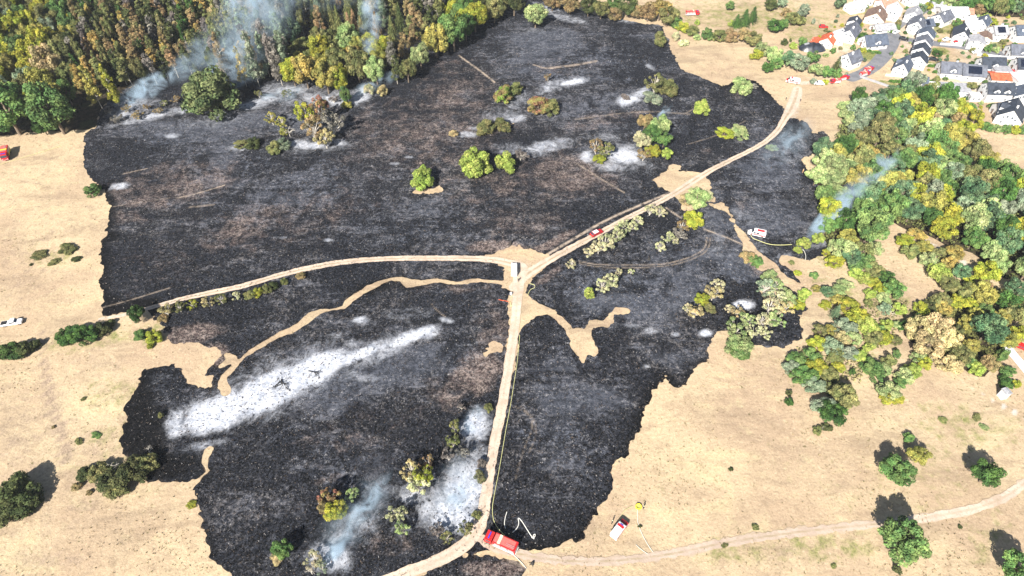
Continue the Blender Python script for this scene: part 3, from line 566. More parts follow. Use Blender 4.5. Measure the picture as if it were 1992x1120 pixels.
def plant(kind, loc, wd, ht, col, name=None, sx=1.0, rz=None, lean=None):
    tm, cm = rnd.choice(PRO[kind]); a, b, word = PALETTE[col]
    r = empty(name or ('small_broadleaf_tree' if kind == 'dome' and wd < 7.2 else KW[kind][0]), loc); r.rotation_euler = (0, 0, rnd.uniform(0, 6.28) if rz is None else rz)  # narrow-crowned broadleaf trees are named apart by size, not age
    if lean: r.rotation_euler = (lean, 0, rnd.uniform(0, 6.28))
    r.scale = (wd * sx, wd, ht)
    t = bpy.data.objects.new('trunk', tm); link(t, r)
    if cm:
        c = bpy.data.objects.new('crown', cm); link(c, r)
        j = rnd.uniform(0.85, 1.2) * (1.0 if loc[0] < 70 else (1.08 if col in ('Y', 'OR', 'L') else 1.25)); k = rnd.uniform(0.93, 1.07)
        c.color = (a[0] * j, a[1] * j * k, a[2] * j, 1); c['tone_b'] = (b[0] * j, b[1] * j * k, b[2] * j)
    return r
HR = {'dome': 0.95, 'bush': 0.62, 'scorched': 0.75, 'pine': 2.6, 'spruce': 1.8, 'dead': 1.0}
def T(px, py, wpx, kind, col, hr=None, sx=1.0, rz=None, label=None, dist=None):
    sx = sx if kind != 'bush' or wpx > 60 else rnd.choice([0.8, 0.9, 1.0, 1.15, 1.35]); m = mpp(px, py, 2.0); wd = wpx * m / 0.92; ht = wd * (hr or HR[kind]); p = G(px, py, ht * 0.5); p.z = float(H(p.x, p.y))
    r = plant(kind, p, wd, ht, col, sx=sx, rz=rz)
    props(r, label, KW[kind][1]); TREES.append([r, px, py, wpx, kind, col, label]); TPOS.append((p.x, p.y, wd / 2))
    return r
TPOS = []

# ---- single trees and shrubs, one by one
for a in [
 # inside the burned slope
 (820,343,50,'bush','L',0.9),(924,310,68,'bush','L',0.85),(984,311,52,'bush','L',0.8),(1013,303,34,'scorched','AG',0.6),(945,244,44,'bush','O',0.75),(976,240,42,'bush','O',0.7),(882,258,20,'bush','E',0.8),
 (980,180,44,'bush','BY',0.85),(1003,170,36,'bush','O',0.8),(1048,200,44,'bush','RB',0.9),(1070,205,40,'bush','O',0.8),(1066,150,16,'scorched','B',1.2),(1275,162,44,'scorched','O',0.9),(1300,166,44,'bush','O',0.8),(1268,188,34,'bush','GG',0.6),(1216,187,22,'bush','AG',0.5),
 (1442,163,46,'bush','S',0.8),(1462,168,26,'scorched','AG',0.5),(1366,206,34,'bush','L',0.9),(1412,256,34,'bush','YG',0.6),(1438,254,36,'bush','S',0.6),(1502,286,26,'bush','GG',0.5),
 (1255,236,34,'dome','B',1.0),(1285,244,44,'dome','S',1.0),(1270,262,44,'dome','G',0.9),(1250,272,40,'dome','P',0.9),(1292,272,34,'dome','G',0.9),(1270,295,36,'dome','YG',0.8),(1297,299,26,'dome','L',0.9),(1252,300,34,'scorched','B',0.8),
 (1160,284,34,'scorched','B',1.0),(1178,292,38,'scorched','O',0.9),(1168,305,30,'bush','YG',0.7),(470,278,28,'bush','O',0.6),(492,276,30,'bush','K',0.6),(530,284,34,'bush','O',0.7),(550,277,34,'bush','GG',0.7),
 (528,230,28,'scorched','Y',1.0),(548,238,26,'scorched','Y',1.0),(552,254,20,'bush','Y',0.8),(592,222,50,'scorched','YG',1.2),(618,215,52,'scorched','RB',1.2),(645,238,54,'scorched','AG',1.1),(610,250,50,'scorched','B',1.0),(632,270,44,'scorched','E',0.9),
 (672,185,26,'dome','G',1.5),(674,201,24,'bush','Y',0.6),(1042,28,50,'dome','S',0.95),(178,367,36,'bush','G',0.7),(403,172,112,'bush','DG',0.8),(432,195,50,'dome','O',0.8),
 (1357,386,52,'dome','S',0.8),(1378,378,30,'bush','P',0.8),(1336,386,34,'bush','E',0.6),(1348,428,46,'dome','YG',0.8),(1328,440,30,'scorched','B',0.9),(1322,455,34,'scorched','AG',0.7),
 (1265,408,30,'scorched','P',0.9),(1284,412,30,'scorched','P',0.8),(1242,430,26,'scorched','P',0.9),(1228,438,30,'scorched','P',0.9),(1210,444,34,'scorched','P',0.9),(1197,460,40,'scorched','P',1.0),(1178,472,40,'scorched','P',1.0),(1165,482,32,'scorched','P',0.9),(1148,490,28,'scorched','P',0.9),(1112,514,24,'scorched','P',0.8),
 (1300,462,28,'scorched','P',0.9),(1284,480,26,'scorched','P',0.9),(1313,468,20,'scorched','P',0.8),(1147,571,28,'dome','L',0.9),(1172,556,34,'scorched','P',0.9),(1190,546,36,'scorched','P',0.9),(1204,530,18,'scorched','P',1.0),(1228,528,14,'scorched','P',1.0),
 (1455,498,30,'bush','B',0.8),(1472,504,34,'bush','G',0.7),(1497,536,36,'bush','S',0.6),(1490,560,46,'scorched','GG',0.7),(1510,556,40,'scorched','S',0.7),
 (1366,583,34,'dome','YG',0.8),(1388,572,40,'scorched','E',0.9),(1398,556,34,'scorched','P',0.9),(1380,596,30,'bush','O',0.8),(1352,606,38,'scorched','E',0.9),(1338,600,24,'scorched','P',0.8),
 (1432,606,34,'scorched','E',0.8),(1418,600,22,'scorched','P',0.8),(1432,640,54,'scorched','S',0.8),(1450,622,40,'scorched','S',0.8),(1438,668,56,'bush','S',0.7),(1440,682,40,'bush','G',0.5),(1468,645,36,'scorched','P',0.8),(1484,624,40,'scorched','P',0.8),
 (1500,596,44,'scorched','P',0.8),(1525,600,44,'scorched','E',0.7),(1535,578,44,'bush','S',0.6),(1550,590,30,'bush','YG',0.6),(1512,575,36,'scorched','P',0.8),(1510,622,44,'scorched','S',0.7),(1490,648,30,'scorched','P',0.6),(1566,568,28,'bush','L',0.6),(1560,580,20,'bush','L',0.6),
 (1563,474,30,'dome','L',0.9),(1553,485,18,'bush','L',0.7),(1592,464,28,'dome','L',0.9),
 # lower part of the burned slope
 (640,968,46,'scorched','RB',1.1),(652,992,54,'dome','YG',0.8),(636,985,44,'dome','B',0.9),(684,962,32,'scorched','S',0.9),(548,1068,46,'dome','G',0.85),(540,1082,34,'bush','E',0.5),(612,1088,44,'scorched','P',0.7),(626,1104,30,'scorched','GG',0.7),
 (800,915,44,'scorched','E',1.0),(822,925,50,'scorched','YG',1.0),(812,945,50,'scorched','P',0.9),(832,900,36,'scorched','B',0.9),(772,1000,44,'scorched','P',0.9),(782,1030,34,'scorched','S',0.9),
 (884,830,28,'scorched','O',1.3),(880,858,34,'scorched','O',1.2),(872,886,34,'scorched','AG',1.0),(900,880,30,'scorched','AG',1.0),(936,900,24,'bush','AG',0.8),(932,925,26,'bush','O',0.8),(906,1028,36,'scorched','O',0.7),(850,1030,34,'scorched','AG',0.7),(870,1045,30,'scorched','O',0.6),(950,792,24,'bush','O',0.7),(898,792,20,'scorched','AG',0.8),(928,1000,22,'bush','O',0.6),(312,806,14,'bush','O',0.9),
 # left field
 (265,612,38,'dome','D',0.95),(298,652,34,'bush','YG',0.9),(272,650,30,'bush','G',0.6),(291,672,16,'bush','YG',0.7),(124,652,38,'bush','D',0.8),(146,648,44,'bush','D',0.85),(172,644,44,'bush','D',0.8),(196,638,36,'bush','K',0.7),(213,628,22,'bush','O',0.6),
 (18,680,44,'bush','D',0.8),(44,674,40,'bush','K',0.8),(64,668,30,'bush','K',0.7),(24,960,100,'bush','K',0.55),(60,970,56,'bush','K',0.55),(15,990,80,'bush','K',0.5),
 (163,920,36,'bush','K',0.6),(190,912,50,'bush','O',0.7),(222,925,70,'bush','K',0.75),(258,912,66,'bush','K',0.8),(282,898,44,'bush','O',0.8),(225,950,50,'bush','O',0.6),(148,945,22,'bush','B',0.6),(172,958,16,'bush','B',0.5),
 (348,598,30,'scorched','O',0.8),(322,604,34,'scorched','E',0.8),(316,618,24,'bush','B',0.6),(374,592,28,'scorched','YG',0.7),(404,588,30,'scorched','E',0.7),(430,582,28,'scorched','O',0.8),(460,576,22,'scorched','P',0.8),(486,572,22,'bush','O',0.7),(500,567,22,'bush','YG',0.7),(518,560,26,'bush','O',0.7),(532,554,22,'bush','K',0.7),(552,546,20,'bush','O',0.6),(584,535,22,'bush','B',0.6),
 (75,494,30,'bush','O',0.25),(128,483,38,'bush','O',0.28),(105,509,26,'bush','O',0.22),(148,503,24,'bush','K',0.22),(60,514,8,'bush','K',0.4),(152,858,20,'bush','O',0.3),(186,846,18,'bush','G',0.25),(104,830,10,'bush','B',0.4),(162,775,12,'bush','O',0.3),(372,980,20,'bush','YG',0.3),
 # lower right meadow
 (1745,914,74,'dome','G',0.8),(1787,886,46,'dome','Y',0.8),(1770,850,24,'bush','G',0.8),(1921,922,62,'dome','D',0.95),(1758,1052,100,'dome','G',0.88),(1980,1104,72,'dome','G',0.9),(1747,1108,16,'bush','K',0.9),(1835,816,20,'bush','O',0.3),(1900,810,24,'bush','O',0.25),(1915,830,22,'bush','S',0.22),(1470,1025,16,'bush','O',0.3),(1622,1100,14,'bush','O',0.3),(1868,1024,12,'bush','K',0.3),(1422,912,12,'bush','K',0.35),(1410,1060,12,'bush','O',0.3),(1245,1023,10,'bush','K',0.4),
 # thicket right of the burn
 (1552,694,42,'bush','G',0.65),(1580,690,44,'bush','G',0.65),(1540,712,40,'bush','GG',0.6),(1566,726,46,'bush','G',0.6),(1592,712,44,'bush','YG',0.6),(1585,746,42,'bush','GG',0.6),(1615,728,40,'bush','O',0.6),(1626,750,40,'bush','K',0.7),(1642,772,62,'dome','O',0.8),(1606,788,56,'bush','GG',0.7),(1618,805,60,'dome','D',0.7),(1535,762,16,'bush','K',0.7),(1536,780,18,'bush','D',1.0),(1590,835,22,'bush','O',0.6),(1608,830,20,'bush','K',0.5),(1659,722,16,'bush','D',1.0),
 (1700,716,44,'bush','G',0.7),(1722,716,34,'bush','S',0.7),(1730,700,32,'bush','O',0.9),(1745,686,22,'bush','G',0.8),(1760,728,40,'bush','S',0.7),(1778,718,38,'bush','L',0.7),(1733,758,48,'bush','S',0.7),(1752,742,30,'bush','G',0.7),(1736,772,36,'bush','YG',0.5),
 (1700,652,44,'bush','O',0.7),(1722,655,44,'bush','YG',0.6),(1742,660,28,'bush','O',0.6),(1692,672,22,'bush','L',0.7),(1596,640,34,'bush','O',0.7),(1590,665,40,'bush','YG',0.7),(1616,640,26,'bush','Y',0.8),(1620,672,46,'bush','GG',0.7),(1640,655,36,'bush','E',0.7),(1645,632,44,'bush','GG',0.7),(1630,690,38,'bush','O',0.6),(1655,684,40,'bush','GG',0.7),(1674,690,30,'bush','L',0.7),(1632,712,32,'bush','YG',0.6),(1662,655,36,'bush','S',0.7),
 (1628,604,26,'spruce','T',1.3),(1655,592,46,'bush','YG',0.7),(1672,612,46,'bush','YG',0.7),(1690,632,46,'bush','L',0.7),(1640,580,34,'bush','Y',0.7),(1708,640,30,'bush','G',0.7),(1612,566,32,'bush','T',0.8),(1632,562,36,'bush','S',0.7),(1645,552,30,'bush','S',0.6),(1606,592,30,'bush','YG',0.3),(1585,534,18,'bush','G',0.6),(1552,530,18,'bush','YG',0.4),(1540,510,14,'bush','O',0.3),(1590,560,22,'bush','Y',0.4),
 (1725,628,32,'bush','L',0.7),(1745,630,24,'bush','S',0.6),(1757,632,22,'bush','D',0.9),(1751,598,32,'bush','L',0.8),(1722,598,26,'bush','GG',0.8),(1690,588,20,'bush','O',0.7),(1695,570,28,'bush','L',0.6),(1716,560,34,'bush','YG',0.7),(1738,562,46,'dome','G',0.8),(1722,578,30,'bush','S',0.6),(1724,540,34,'dome','D',0.8),
 (1666,528,30,'bush','L',0.7),(1684,540,34,'bush','L',0.6),(1700,548,28,'bush','YG',0.6),(1682,512,44,'dome','G',0.8),(1702,525,40,'dome','O',0.8),(1640,486,50,'dome','S',0.9),(1655,500,44,'dome','T',0.9),(1625,505,34,'bush','YG',0.8),(1664,520,30,'dome','G',0.8),(1622,480,34,'dome','S',0.9),(1608,490,20,'bush','YG',0.8),(1650,462,44,'dome','Y',0.8),(1680,490,44,'dome','O',0.8),(1700,485,40,'dome','S',0.8),
 (1697,440,76,'dome','G',1.05),(1690,372,58,'dome','T',0.95),(1752,378,56,'dome','T',1.0),(1775,410,50,'dome','T',1.0),(1606,312,50,'dome','S',0.95),(1590,342,46,'dome','S',0.9),(1622,352,50,'dome','S',0.9),(1648,330,50,'dome','S',0.9),(1606,378,46,'dome','G',0.9),(1635,378,40,'dome','S',0.8),(1600,400,30,'bush','L',0.8),
 (1762,466,34,'bush','YG',0.8),(1788,452,30,'bush','OR',0.8),(1774,486,34,'bush','O',0.8),(1800,478,38,'bush','Y',0.7),(1806,505,38,'dome','S',0.8),(1832,490,34,'bush','O',0.7),(1826,530,48,'dome','L',0.85),(1856,492,40,'dome','OR',0.8),(1848,512,36,'dome','OR',0.8),(1870,528,38,'dome','T',0.95),(1884,545,28,'dome','YG',0.8),(1846,552,42,'dome','O',0.8),(1920,530,54,'dome','YG',0.85),(1913,572,56,'dome','Y',0.9),(1858,588,38,'dome','YG',0.8),(1884,592,34,'dome','YG',0.8),(1830,585,40,'dome','O',0.8),(1810,590,34,'bush','K',0.7),(1795,600,34,'bush','YG',0.7),
 (1923,640,70,'dome','T',1.0),(1884,630,46,'dome','Y',0.9),(1788,640,60,'dome','E',0.8),(1826,634,62,'dome','E',0.85),(1806,672,64,'dome','E',0.8),(1846,660,54,'dome','E',0.8),(1836,600,36,'dome','OR',0.8),(1966,590,56,'dome','D',0.95),(1985,610,60,'dome','O',0.95),(1975,560,44,'dome','T',0.9),(1985,650,44,'dome','YG',0.8),
 (1890,672,36,'dome','Y',0.8),(1868,690,48,'dome','O',0.8),(1850,705,44,'bush','E',0.8),(1902,715,36,'bush','L',0.8),(1925,708,40,'dome','B',0.9),(1954,688,34,'bush','G',0.9),(1962,720,26,'bush','G',0.8),(1960,742,32,'bush','D',0.7),(1978,745,20,'bush','YG',0.6),(1886,700,30,'bush','G',0.8),(1800,702,34,'bush','YG',0.7),(1790,690,30,'bush','S',0.7),
 # top: hedgerow above the burn and field trees
 (1075,2,40,'dome','B',0.9),(1110,6,44,'dome','B',0.9),(1145,12,40,'dome','K',0.9),(1170,18,38,'dome','O',0.9),(1193,6,34,'dome','G',0.9),(1198,24,34,'bush','B',0.8),(1222,12,42,'dome','K',0.9),(1240,24,32,'dome','B',0.8),(1262,22,40,'dome','B',0.9),(1285,18,46,'dome','OR',0.9),(1300,30,44,'dome','O',0.9),(1315,42,30,'bush','G',0.8),(1330,50,26,'bush','YG',0.8),(1348,58,28,'bush','O',0.8),(1284,72,38,'bush','O',0.8),(1316,68,24,'bush','P',0.7),(1330,80,22,'bush','P',0.7),(1356,71,18,'bush','S',0.7),
 (1378,64,28,'bush','G',0.8),(1400,66,32,'bush','O',0.8),(1422,66,32,'bush','B',0.8),(1450,68,34,'dome','B',0.8),(1466,76,36,'dome','O',0.8),(1484,92,34,'bush','S',0.7),(1472,104,30,'bush','YG',0.7),(1494,131,26,'dome','D',0.9),(1421,11,22,'dome','G',0.8),(1434,40,26,'spruce','D',1.0),(1450,34,30,'spruce','D',1.1),(1466,28,26,'spruce','D',1.2),(1424,44,16,'bush','L',0.8),(1357,42,12,'bush','L',1.0),
 (1508,50,36,'dome','D',0.7),(1525,46,24,'dome','G',0.8),(1542,36,32,'dome','O',0.8),(1556,40,24,'dome','O',0.8),(1563,20,28,'dome','GG',1.0),(1530,22,24,'bush','B',0.8),(1500,8,30,'dome','K',0.8),(1520,6,24,'dome','GG',0.8),(1634,5,26,'dome','T',0.9),(1583,40,10,'bush','GG',1.3),(1630,30,8,'bush','GG',1.0),(1527,80,17,'bush','K',0.9),(1562,78,22,'bush','G',0.8),(1544,87,18,'bush','L',0.7),(1538,77,8,'bush','K',1.0),(1506,108,40,'dome','S',0.8),(1512,124,28,'dome','G',0.8),(1534,115,36,'dome','T',0.9),(1556,122,40,'dome','GG',0.9),(1582,112,30,'dome','G',0.9),
 (1588,136,32,'dome','S',0.8),(1608,140,28,'dome','G',0.8),(1630,124,24,'spruce','K',1.2),(1630,142,28,'bush','G',0.8),(1583,156,16,'bush','GG',0.8),(1606,157,13,'bush','YG',1.0),(1648,143,9,'bush','GG',1.2),(1622,97,15,'bush','G',0.8),(1607,106,12,'bush','S',0.7),(1678,71,20,'dome','D',0.9),(1670,52,16,'bush','G',0.8),(1667,76,10,'bush','L',1.0),(1748,42,13,'bush','O',1.0),(1746,52,13,'bush','G',0.9),
 (1792,18,22,'dome','T',1.1),(1806,12,18,'dome','YG',0.9),(1778,18,14,'bush','L',0.8),(1864,42,20,'bush','G',0.9),(1825,102,22,'bush','D',0.6),(1822,46,12,'bush','K',0.8),(1830,58,12,'bush','O',0.8),(1877,82,5,'spruce','D',3.0),(1925,92,18,'bush','G',0.9),(1955,52,16,'dome','G',1.0),(1952,80,14,'bush','O',0.8),(1889,168,24,'dome','O',0.7),(1795,172,13,'bush','G',0.8),(1870,198,14,'bush','L',0.9),(1742,116,8,'bush','T',1.0),(1735,103,8,'bush','T',1.0),(1880,190,12,'bush','T',0.9),(1840,152,10,'bush','G',0.8),
 (1820,4,22,'dome','G',0.9),(1845,4,28,'dome','S',0.9),(1862,12,22,'dome','G',0.9),(1885,6,34,'dome','D',0.9),(1905,16,26,'bush','B',0.8),(1910,2,30,'dome','G',0.9),(1930,10,28,'dome','G',1.0),(1946,14,28,'dome','O',1.3),(1960,12,26,'dome','G',1.3),(1978,14,24,'dome','T',1.2),(1990,4,28,'dome','O',1.0),(1920,34,26,'bush','L',0.8),(1904,34,20,'bush','S',0.8),(1935,40,20,'bush','YG',0.8),
 (1866,248,16,'bush','G',0.9),(1906,240,22,'bush','YG',0.9),(1922,244,22,'bush','G',0.9),(1940,248,22,'bush','S',0.9),(1958,249,22,'bush','G',0.9),(1976,250,22,'bush','YG',0.9),(1992,250,22,'bush','G',0.9),(1990,215,18,'dome','D',0.9),(1900,225,30,'dome','YG',0.9),(1885,210,30,'dome','G',0.9),
 # blue-green thicket below the fire engines, wood front
 (1648,206,36,'bush','S',0.7),(1668,210,44,'dome','GG',0.8),(1690,205,40,'dome','GG',0.8),(1655,225,40,'bush','S',0.7),(1675,232,44,'dome','GG',0.8),(1700,228,44,'dome','T',0.8),(1665,248,36,'bush','GG',0.7),(1712,188,36,'dome','T',0.9),(1735,182,38,'dome','T',0.9),(1722,205,40,'dome','GG',0.8),(1635,264,15,'bush','S',0.6),(1628,276,15,'bush','GG',0.9),
 (1712,262,60,'dome','O',0.9),(1750,255,50,'dome','T',0.8),(1680,290,50,'bush','Y',0.7),(1700,302,44,'bush','OR',0.7),(1735,292,44,'dome','O',0.8),(1775,268,44,'dome','O',0.9),(1710,322,52,'dome','T',0.8),(1665,306,40,'bush','B',0.6),(1740,325,44,'dome','T',0.8),(1740,350,44,'dome','Y',0.8),(1765,345,34,'dome','Y',0.8),(1700,340,36,'scorched','GG',0.8),
 (1810,300,54,'dome','YG',0.9),(1850,262,48,'dome','Y',0.9),(1880,272,46,'dome','Y',0.9),(1830,272,40,'dome','Y',0.8),(1855,285,44,'dome','Y',0.8),(1800,255,40,'dome','O',0.9),(1835,245,38,'dome','T',0.8),(1865,232,30,'dome','B',0.9),(1820,232,30,'dome','E',0.8),(1850,420,52,'dome','YG',1.0),(1835,445,50,'dome','YG',1.0),(1800,360,46,'dome','O',1.0),(1958,330,44,'dome','G',0.9),(1925,310,40,'dome','Y',0.8)]:
    T(*a)
T(214,905,34,'dead','AG',1.0); T(288,876,26,'dead','AG',0.9); T(604,1110,40,'dead','AG',0.8); T(560,250,26,'dead','AG',1.3); T(1600,830,14,'dead','AG',0.8)

# ---- woods: scattered individuals, each its own object
def in_poly(P, x, y):
    c = False; n = len(P)
    for i in range(n):
        x1, y1 = P[i]; x2, y2 = P[(i + 1) % n]
        if (y1 > y) != (y2 > y) and x < (x2 - x1) * (y - y1) / (y2 - y1) + x1: c = not c
    return c
WOOD = []
HPOS = [(*G(a, b - 3)[:2], r) for a, b, r in [(1650,130,5.5),(1782,128,5.1),(1786,112,5.1),(1791,96,5.1),(1797,82,5.1),(1695,92,7.5),(1752,142,6.3),(1650,78,7.1),(1656,60,4.3),(1607,90,5.1),(1586,88,4.3),(1628,84,5.1),(1660,24,6.3),(1678,10,5.5),(1700,44,6.7),(1733,36,6.3),(1722,18,6.3),(1715,62,7.1),(1772,42,5.9),(1778,62,6.3),(1795,58,5.1),(1776,6,8.6),(1828,48,6.3),(1848,34,8.6),(1872,32,5.5),(1825,20,6.3),(1864,80,6.3),(1886,60,5.5),(1905,58,5.1),(1893,94,5.1),(1912,84,4.7),(1933,78,5.3),(1978,78,5.9),(1978,112,7.1),(1922,138,6.9),(1990,140,7.1),(1843,147,6.7),(1885,152,6.7),(1938,160,5.9),(1942,150,5.5),(1985,165,6.3),(1778,172,5.9),(1855,182,7.5),(1808,174,4.3),(1832,200,5.9),(1893,196,3.9),(1932,192,7.3),(1986,200,6.3),(1958,236,7.5),(1945,226,5.1)]]
def scatter(P, spacing, pick, tries=6000, cap=400):
    W = wpts(P); lo = W.min(0); hi = W.max(0); n = 0
    for _ in range(tries):
        x = rnd.uniform(lo[0], hi[0]); y = rnd.uniform(lo[1], hi[1])
        if not in_poly(W, x, y): continue
        if any((x - a) ** 2 + (y - b) ** 2 < (max(spacing, 0.62 * (r + spacing * 0.5))) ** 2 for a, b, r in TPOS[-1200:]): continue
        U, V = PX(np.array([x]), np.array([y])); u, v = float(U[0]), float(V[0])
        if u < -30 or u > 2015 or v < -14: continue
        r = pick(u, v, x, y)
        if r is None: continue
        kind, col, wd, ht, label, group = r
        o = plant(kind, (x, y, float(H(x, y))), wd, ht, col); props(o, label, KW[kind][1], group)
        WOOD.append((o, u, v - ht * 3.0 * 0.5, kind, col))
        TPOS.append((x, y, spacing * 0.5)); n += 1
        if n >= cap: break
    return n
ch = rnd.choice
def pick_right(u, v, x, y):
    col = ch(['G','G','G','T','S','O','YG','YG','GG','D','S','Y','G'])
    if u > 1850 and v > 300: col = ch(['G','T','O','D','S','YG','G','GG'])
    wd = rnd.uniform(7.3, 11.5)
    return 'dome', col, wd, wd * rnd.uniform(0.95, 1.3), '%s rounded tree in the dense mixed wood right of the burned slope' % PALETTE[col][2], '%s trees of the right-hand wood' % PALETTE[col][2]
scatter(RF, 5.4, pick_right, 9000, 150)
def pick_r2(u, v, x, y):
    col = ch(['O','YG','G','B','E','Y']); wd = rnd.uniform(4.5, 6.5)
    return 'dome', col, wd, wd * 1.0, '%s tree in the small wood above the white concrete lane' % PALETTE[col][2], '%s trees above the lane' % PALETTE[col][2]
scatter(RF2, 4.4, pick_r2, 2000, 40)

# upper-left wood: first the trees that stand out
def F(px, py, wd, ht, kind, col, label):    # py: foot of the tree
    p = G(px, py); r = plant(kind, p, wd, ht, col); props(r, label, KW[kind][1]); TPOS.append((p.x, p.y, wd * 0.45)); return r
F(40,262,24,24,'dome','G','big dark green broadleaf tree at the left wood edge beside the red truck')
F(126,260,23,24,'dome','G','big dark green tree at the wood corner where straw field meets burn')
F(-8,266,18,15,'dome','D','dark green tree cut by the left edge above the red truck')
F(92,262,9,8,'dome','D','low dark green tree between the two big ones at wood corner')
F(20,165,14,16,'dome','Y','yellow broadleaf tree at the far left of the upper wood')
F(70,160,11,12,'dome','YG','yellow-green tree right of the far-left yellow tree')
F(118,170,14,22,'dome','E','beige-yellow tree standing behind the big dark green corner tree')
F(58,130,12,17,'dome','G','green tree above the yellow trees at the far left')
F(98,128,13,20,'dome','YG','tall yellow-green tree in the upper left wood')
F(8,120,12,24,'pine','GG','grey-green pine at the left edge of the upper wood')
F(200,212,7.5,21,'pine','Y','tall yellow larch-like tree at the dark gap beside the wood corner')
F(232,205,6,20,'pine','YG','thin yellow-green tree just left of the smoke at wood edge')
for k, (a, b) in enumerate([(184,160),(176,150),(40,48),(33,46),(226,160)]):
    F(a, b, 5, 20, 'pine', 'O', ['bare-stemmed pine in the dark gap of the upper left wood','bare-stemmed pine left of its twin in the dark gap','pale-trunked pine near the top left corner','pale-trunked pine nearest the top left corner','pale-stemmed pine above the first smoke drift'][k])
F(480,168,4.5,20,'pine','OR','orange-tipped thin conifer beside the blue smoke curtain')
F(505,168,6.5,27,'pine','GG','tall pine with long bare trunk right of the orange-tipped conifer')
F(850,112,15,17,'dome','Y','large golden-yellow tree at the edge of the upper wood')
F(884,100,17,21,'dome','G','large green tree right of the golden-yellow tree')
F(925,62,15,16,'dome','YG','yellow-green tree at wood edge above the large green tree')
F(962,44,14,14,'dome','O','olive tree at wood edge before the top of burned slope')
F(1000,30,14,14,'dome','K','dark tree beside the pale round tree at top of burn')
F(820,135,11,14,'dome','S','pale green tree left of the golden-yellow tree')
F(795,160,10,12,'dome','O','olive tree at wood edge beside blue smoke')
F(640,182,13,17,'dome','Y','golden tree at the front of upper wood')
F(600,172,14,17,'dome','OR','golden-orange tree at the wood front above the scorched shrubs')
F(575,168,12,14,'dome','YG','yellow-green tree at the wood front, left of the golden-orange one')
F(630,130,14,17,'dome','YG','yellow-green tree behind the golden ones')
F(660,145,12,15,'dome','O','olive tree in the golden group')
F(700,160,14,18,'dome','O','olive-green tree at the right end of golden group')
F(735,165,12,14,'dome','S','pale green-grey tree beside the narrow blue smoke')
F(682,110,14,18,'dome','S','pale green tree above the golden group')
F(745,185,6,6,'bush','E','small beige bush in blue smoke at wood edge')
F(720,182,6,6,'bush','P','small pale bush left of beige bush at wood edge')
F(684,60,8,22,'spruce','O','pointed olive spruce in the middle of the upper wood')
F(712,66,9,24,'spruce','GG','pointed grey-green spruce right of the olive spruce')
F(568,95,15,18,'dome','T','bluish green tree below the big pale smoke')
F(550,130,13,16,'dome','AG','scorched grey tree left of the bluish green tree')
for k, (a, b) in enumerate([(215,222),(250,218),(288,214),(322,206),(345,200),(232,236),(270,230),(310,222),(470,195),(505,190),(455,182),(620,205),(650,200),(560,190)]):
    F(a, b, rnd.uniform(4, 7), rnd.uniform(2.5, 4.5), 'scorched', ch(['AG','B','AG','O']), None)
    TREES.append([bpy.context.scene.collection.objects[-3], a, b, 26, 'scorched', 'AG', None])
UF = [(-90,-150),(1010,-150),(1035,-10),(1010,8),(965,38),(905,88),(860,112),(800,155),(750,172),(700,182),(600,178),(520,165),(440,150),(380,145),(330,165),(240,180),(190,190),(165,200),(150,232),(-90,240)]
def pick_left(u, v, x, y):
    if u < 150:
        col = ch(['G','YG','O','Y','YG','GG']); wd = rnd.uniform(9, 13); return 'dome', col, wd, wd * 1.3, '%s broadleaf tree at the left end of the upper wood' % PALETTE[col][2], '%s trees at the left end of upper wood' % PALETTE[col][2]
    if 150 <= u < 430 or (v < 20 and u < 560):
        col = ch(['O','O','B','K','K','B','D','AG','OR','O','K']); wd = rnd.uniform(4.6, 8.4)
        if rnd.random() < 0.16: return 'dome', ch(['O','K','B','E']), wd + 1.5, rnd.uniform(11, 15), 'x', '%s trees among the pines' % PALETTE[col][2]
        return 'pine', col, wd, rnd.uniform(12, 18), '%s slender tree among the close-set pines of the upper wood' % PALETTE[col][2], '%s slender pines of the upper wood' % PALETTE[col][2]
    if 430 <= u < 560:
        if rnd.random() < 0.25: return None
        col = ch(['AG','O','GG','B']); return 'pine', col, rnd.uniform(6, 8), rnd.uniform(17, 23), '%s tall pine standing in the blue smoke of the upper wood' % PALETTE[col][2], '%s pines in the smoke' % PALETTE[col][2]
    if 560 <= u < 800 and v < 95:
        col = ch(['O','K','GG','O','B']); 
        if rnd.random() < 0.45: return 'spruce', col, rnd.uniform(7, 9), rnd.uniform(14, 19), '%s spruce in the middle of the upper wood' % PALETTE[col][2], '%s spruces of the upper wood' % PALETTE[col][2]
        return 'pine', col, rnd.uniform(6, 8), rnd.uniform(14, 18), '%s pine in the middle of the upper wood' % PALETTE[col][2], '%s pines of the middle upper wood' % PALETTE[col][2]
    if 560 <= u < 760:
        col = ch(['Y','YG','O','YG','OR']); wd = rnd.uniform(8, 11); return 'dome', col, wd, wd * 1.15, '%s broadleaf tree in the golden group at the wood front' % PALETTE[col][2], '%s trees of the golden group' % PALETTE[col][2]
    if u < 860:
        col = ch(['K','B','O','AG']); return 'pine', col, rnd.uniform(6, 8), rnd.uniform(13, 17), '%s pine near the right end of the upper wood' % PALETTE[col][2], '%s pines near the right end' % PALETTE[col][2]
    col = ch(['G','YG','O','D','K']); wd = rnd.uniform(9, 13); return 'dome', col, wd, wd * 1.15, '%s broadleaf tree at the right end of the upper wood' % PALETTE[col][2], '%s trees at the right end of upper wood' % PALETTE[col][2]
scatter([(140,-16),(560,-16),(560,170),(430,150),(380,145),(330,160),(240,176),(190,184),(165,196),(150,150)], 3.7, pick_left, 14000, 290)
scatter(UF, 5.0, pick_left, 16000, 200)

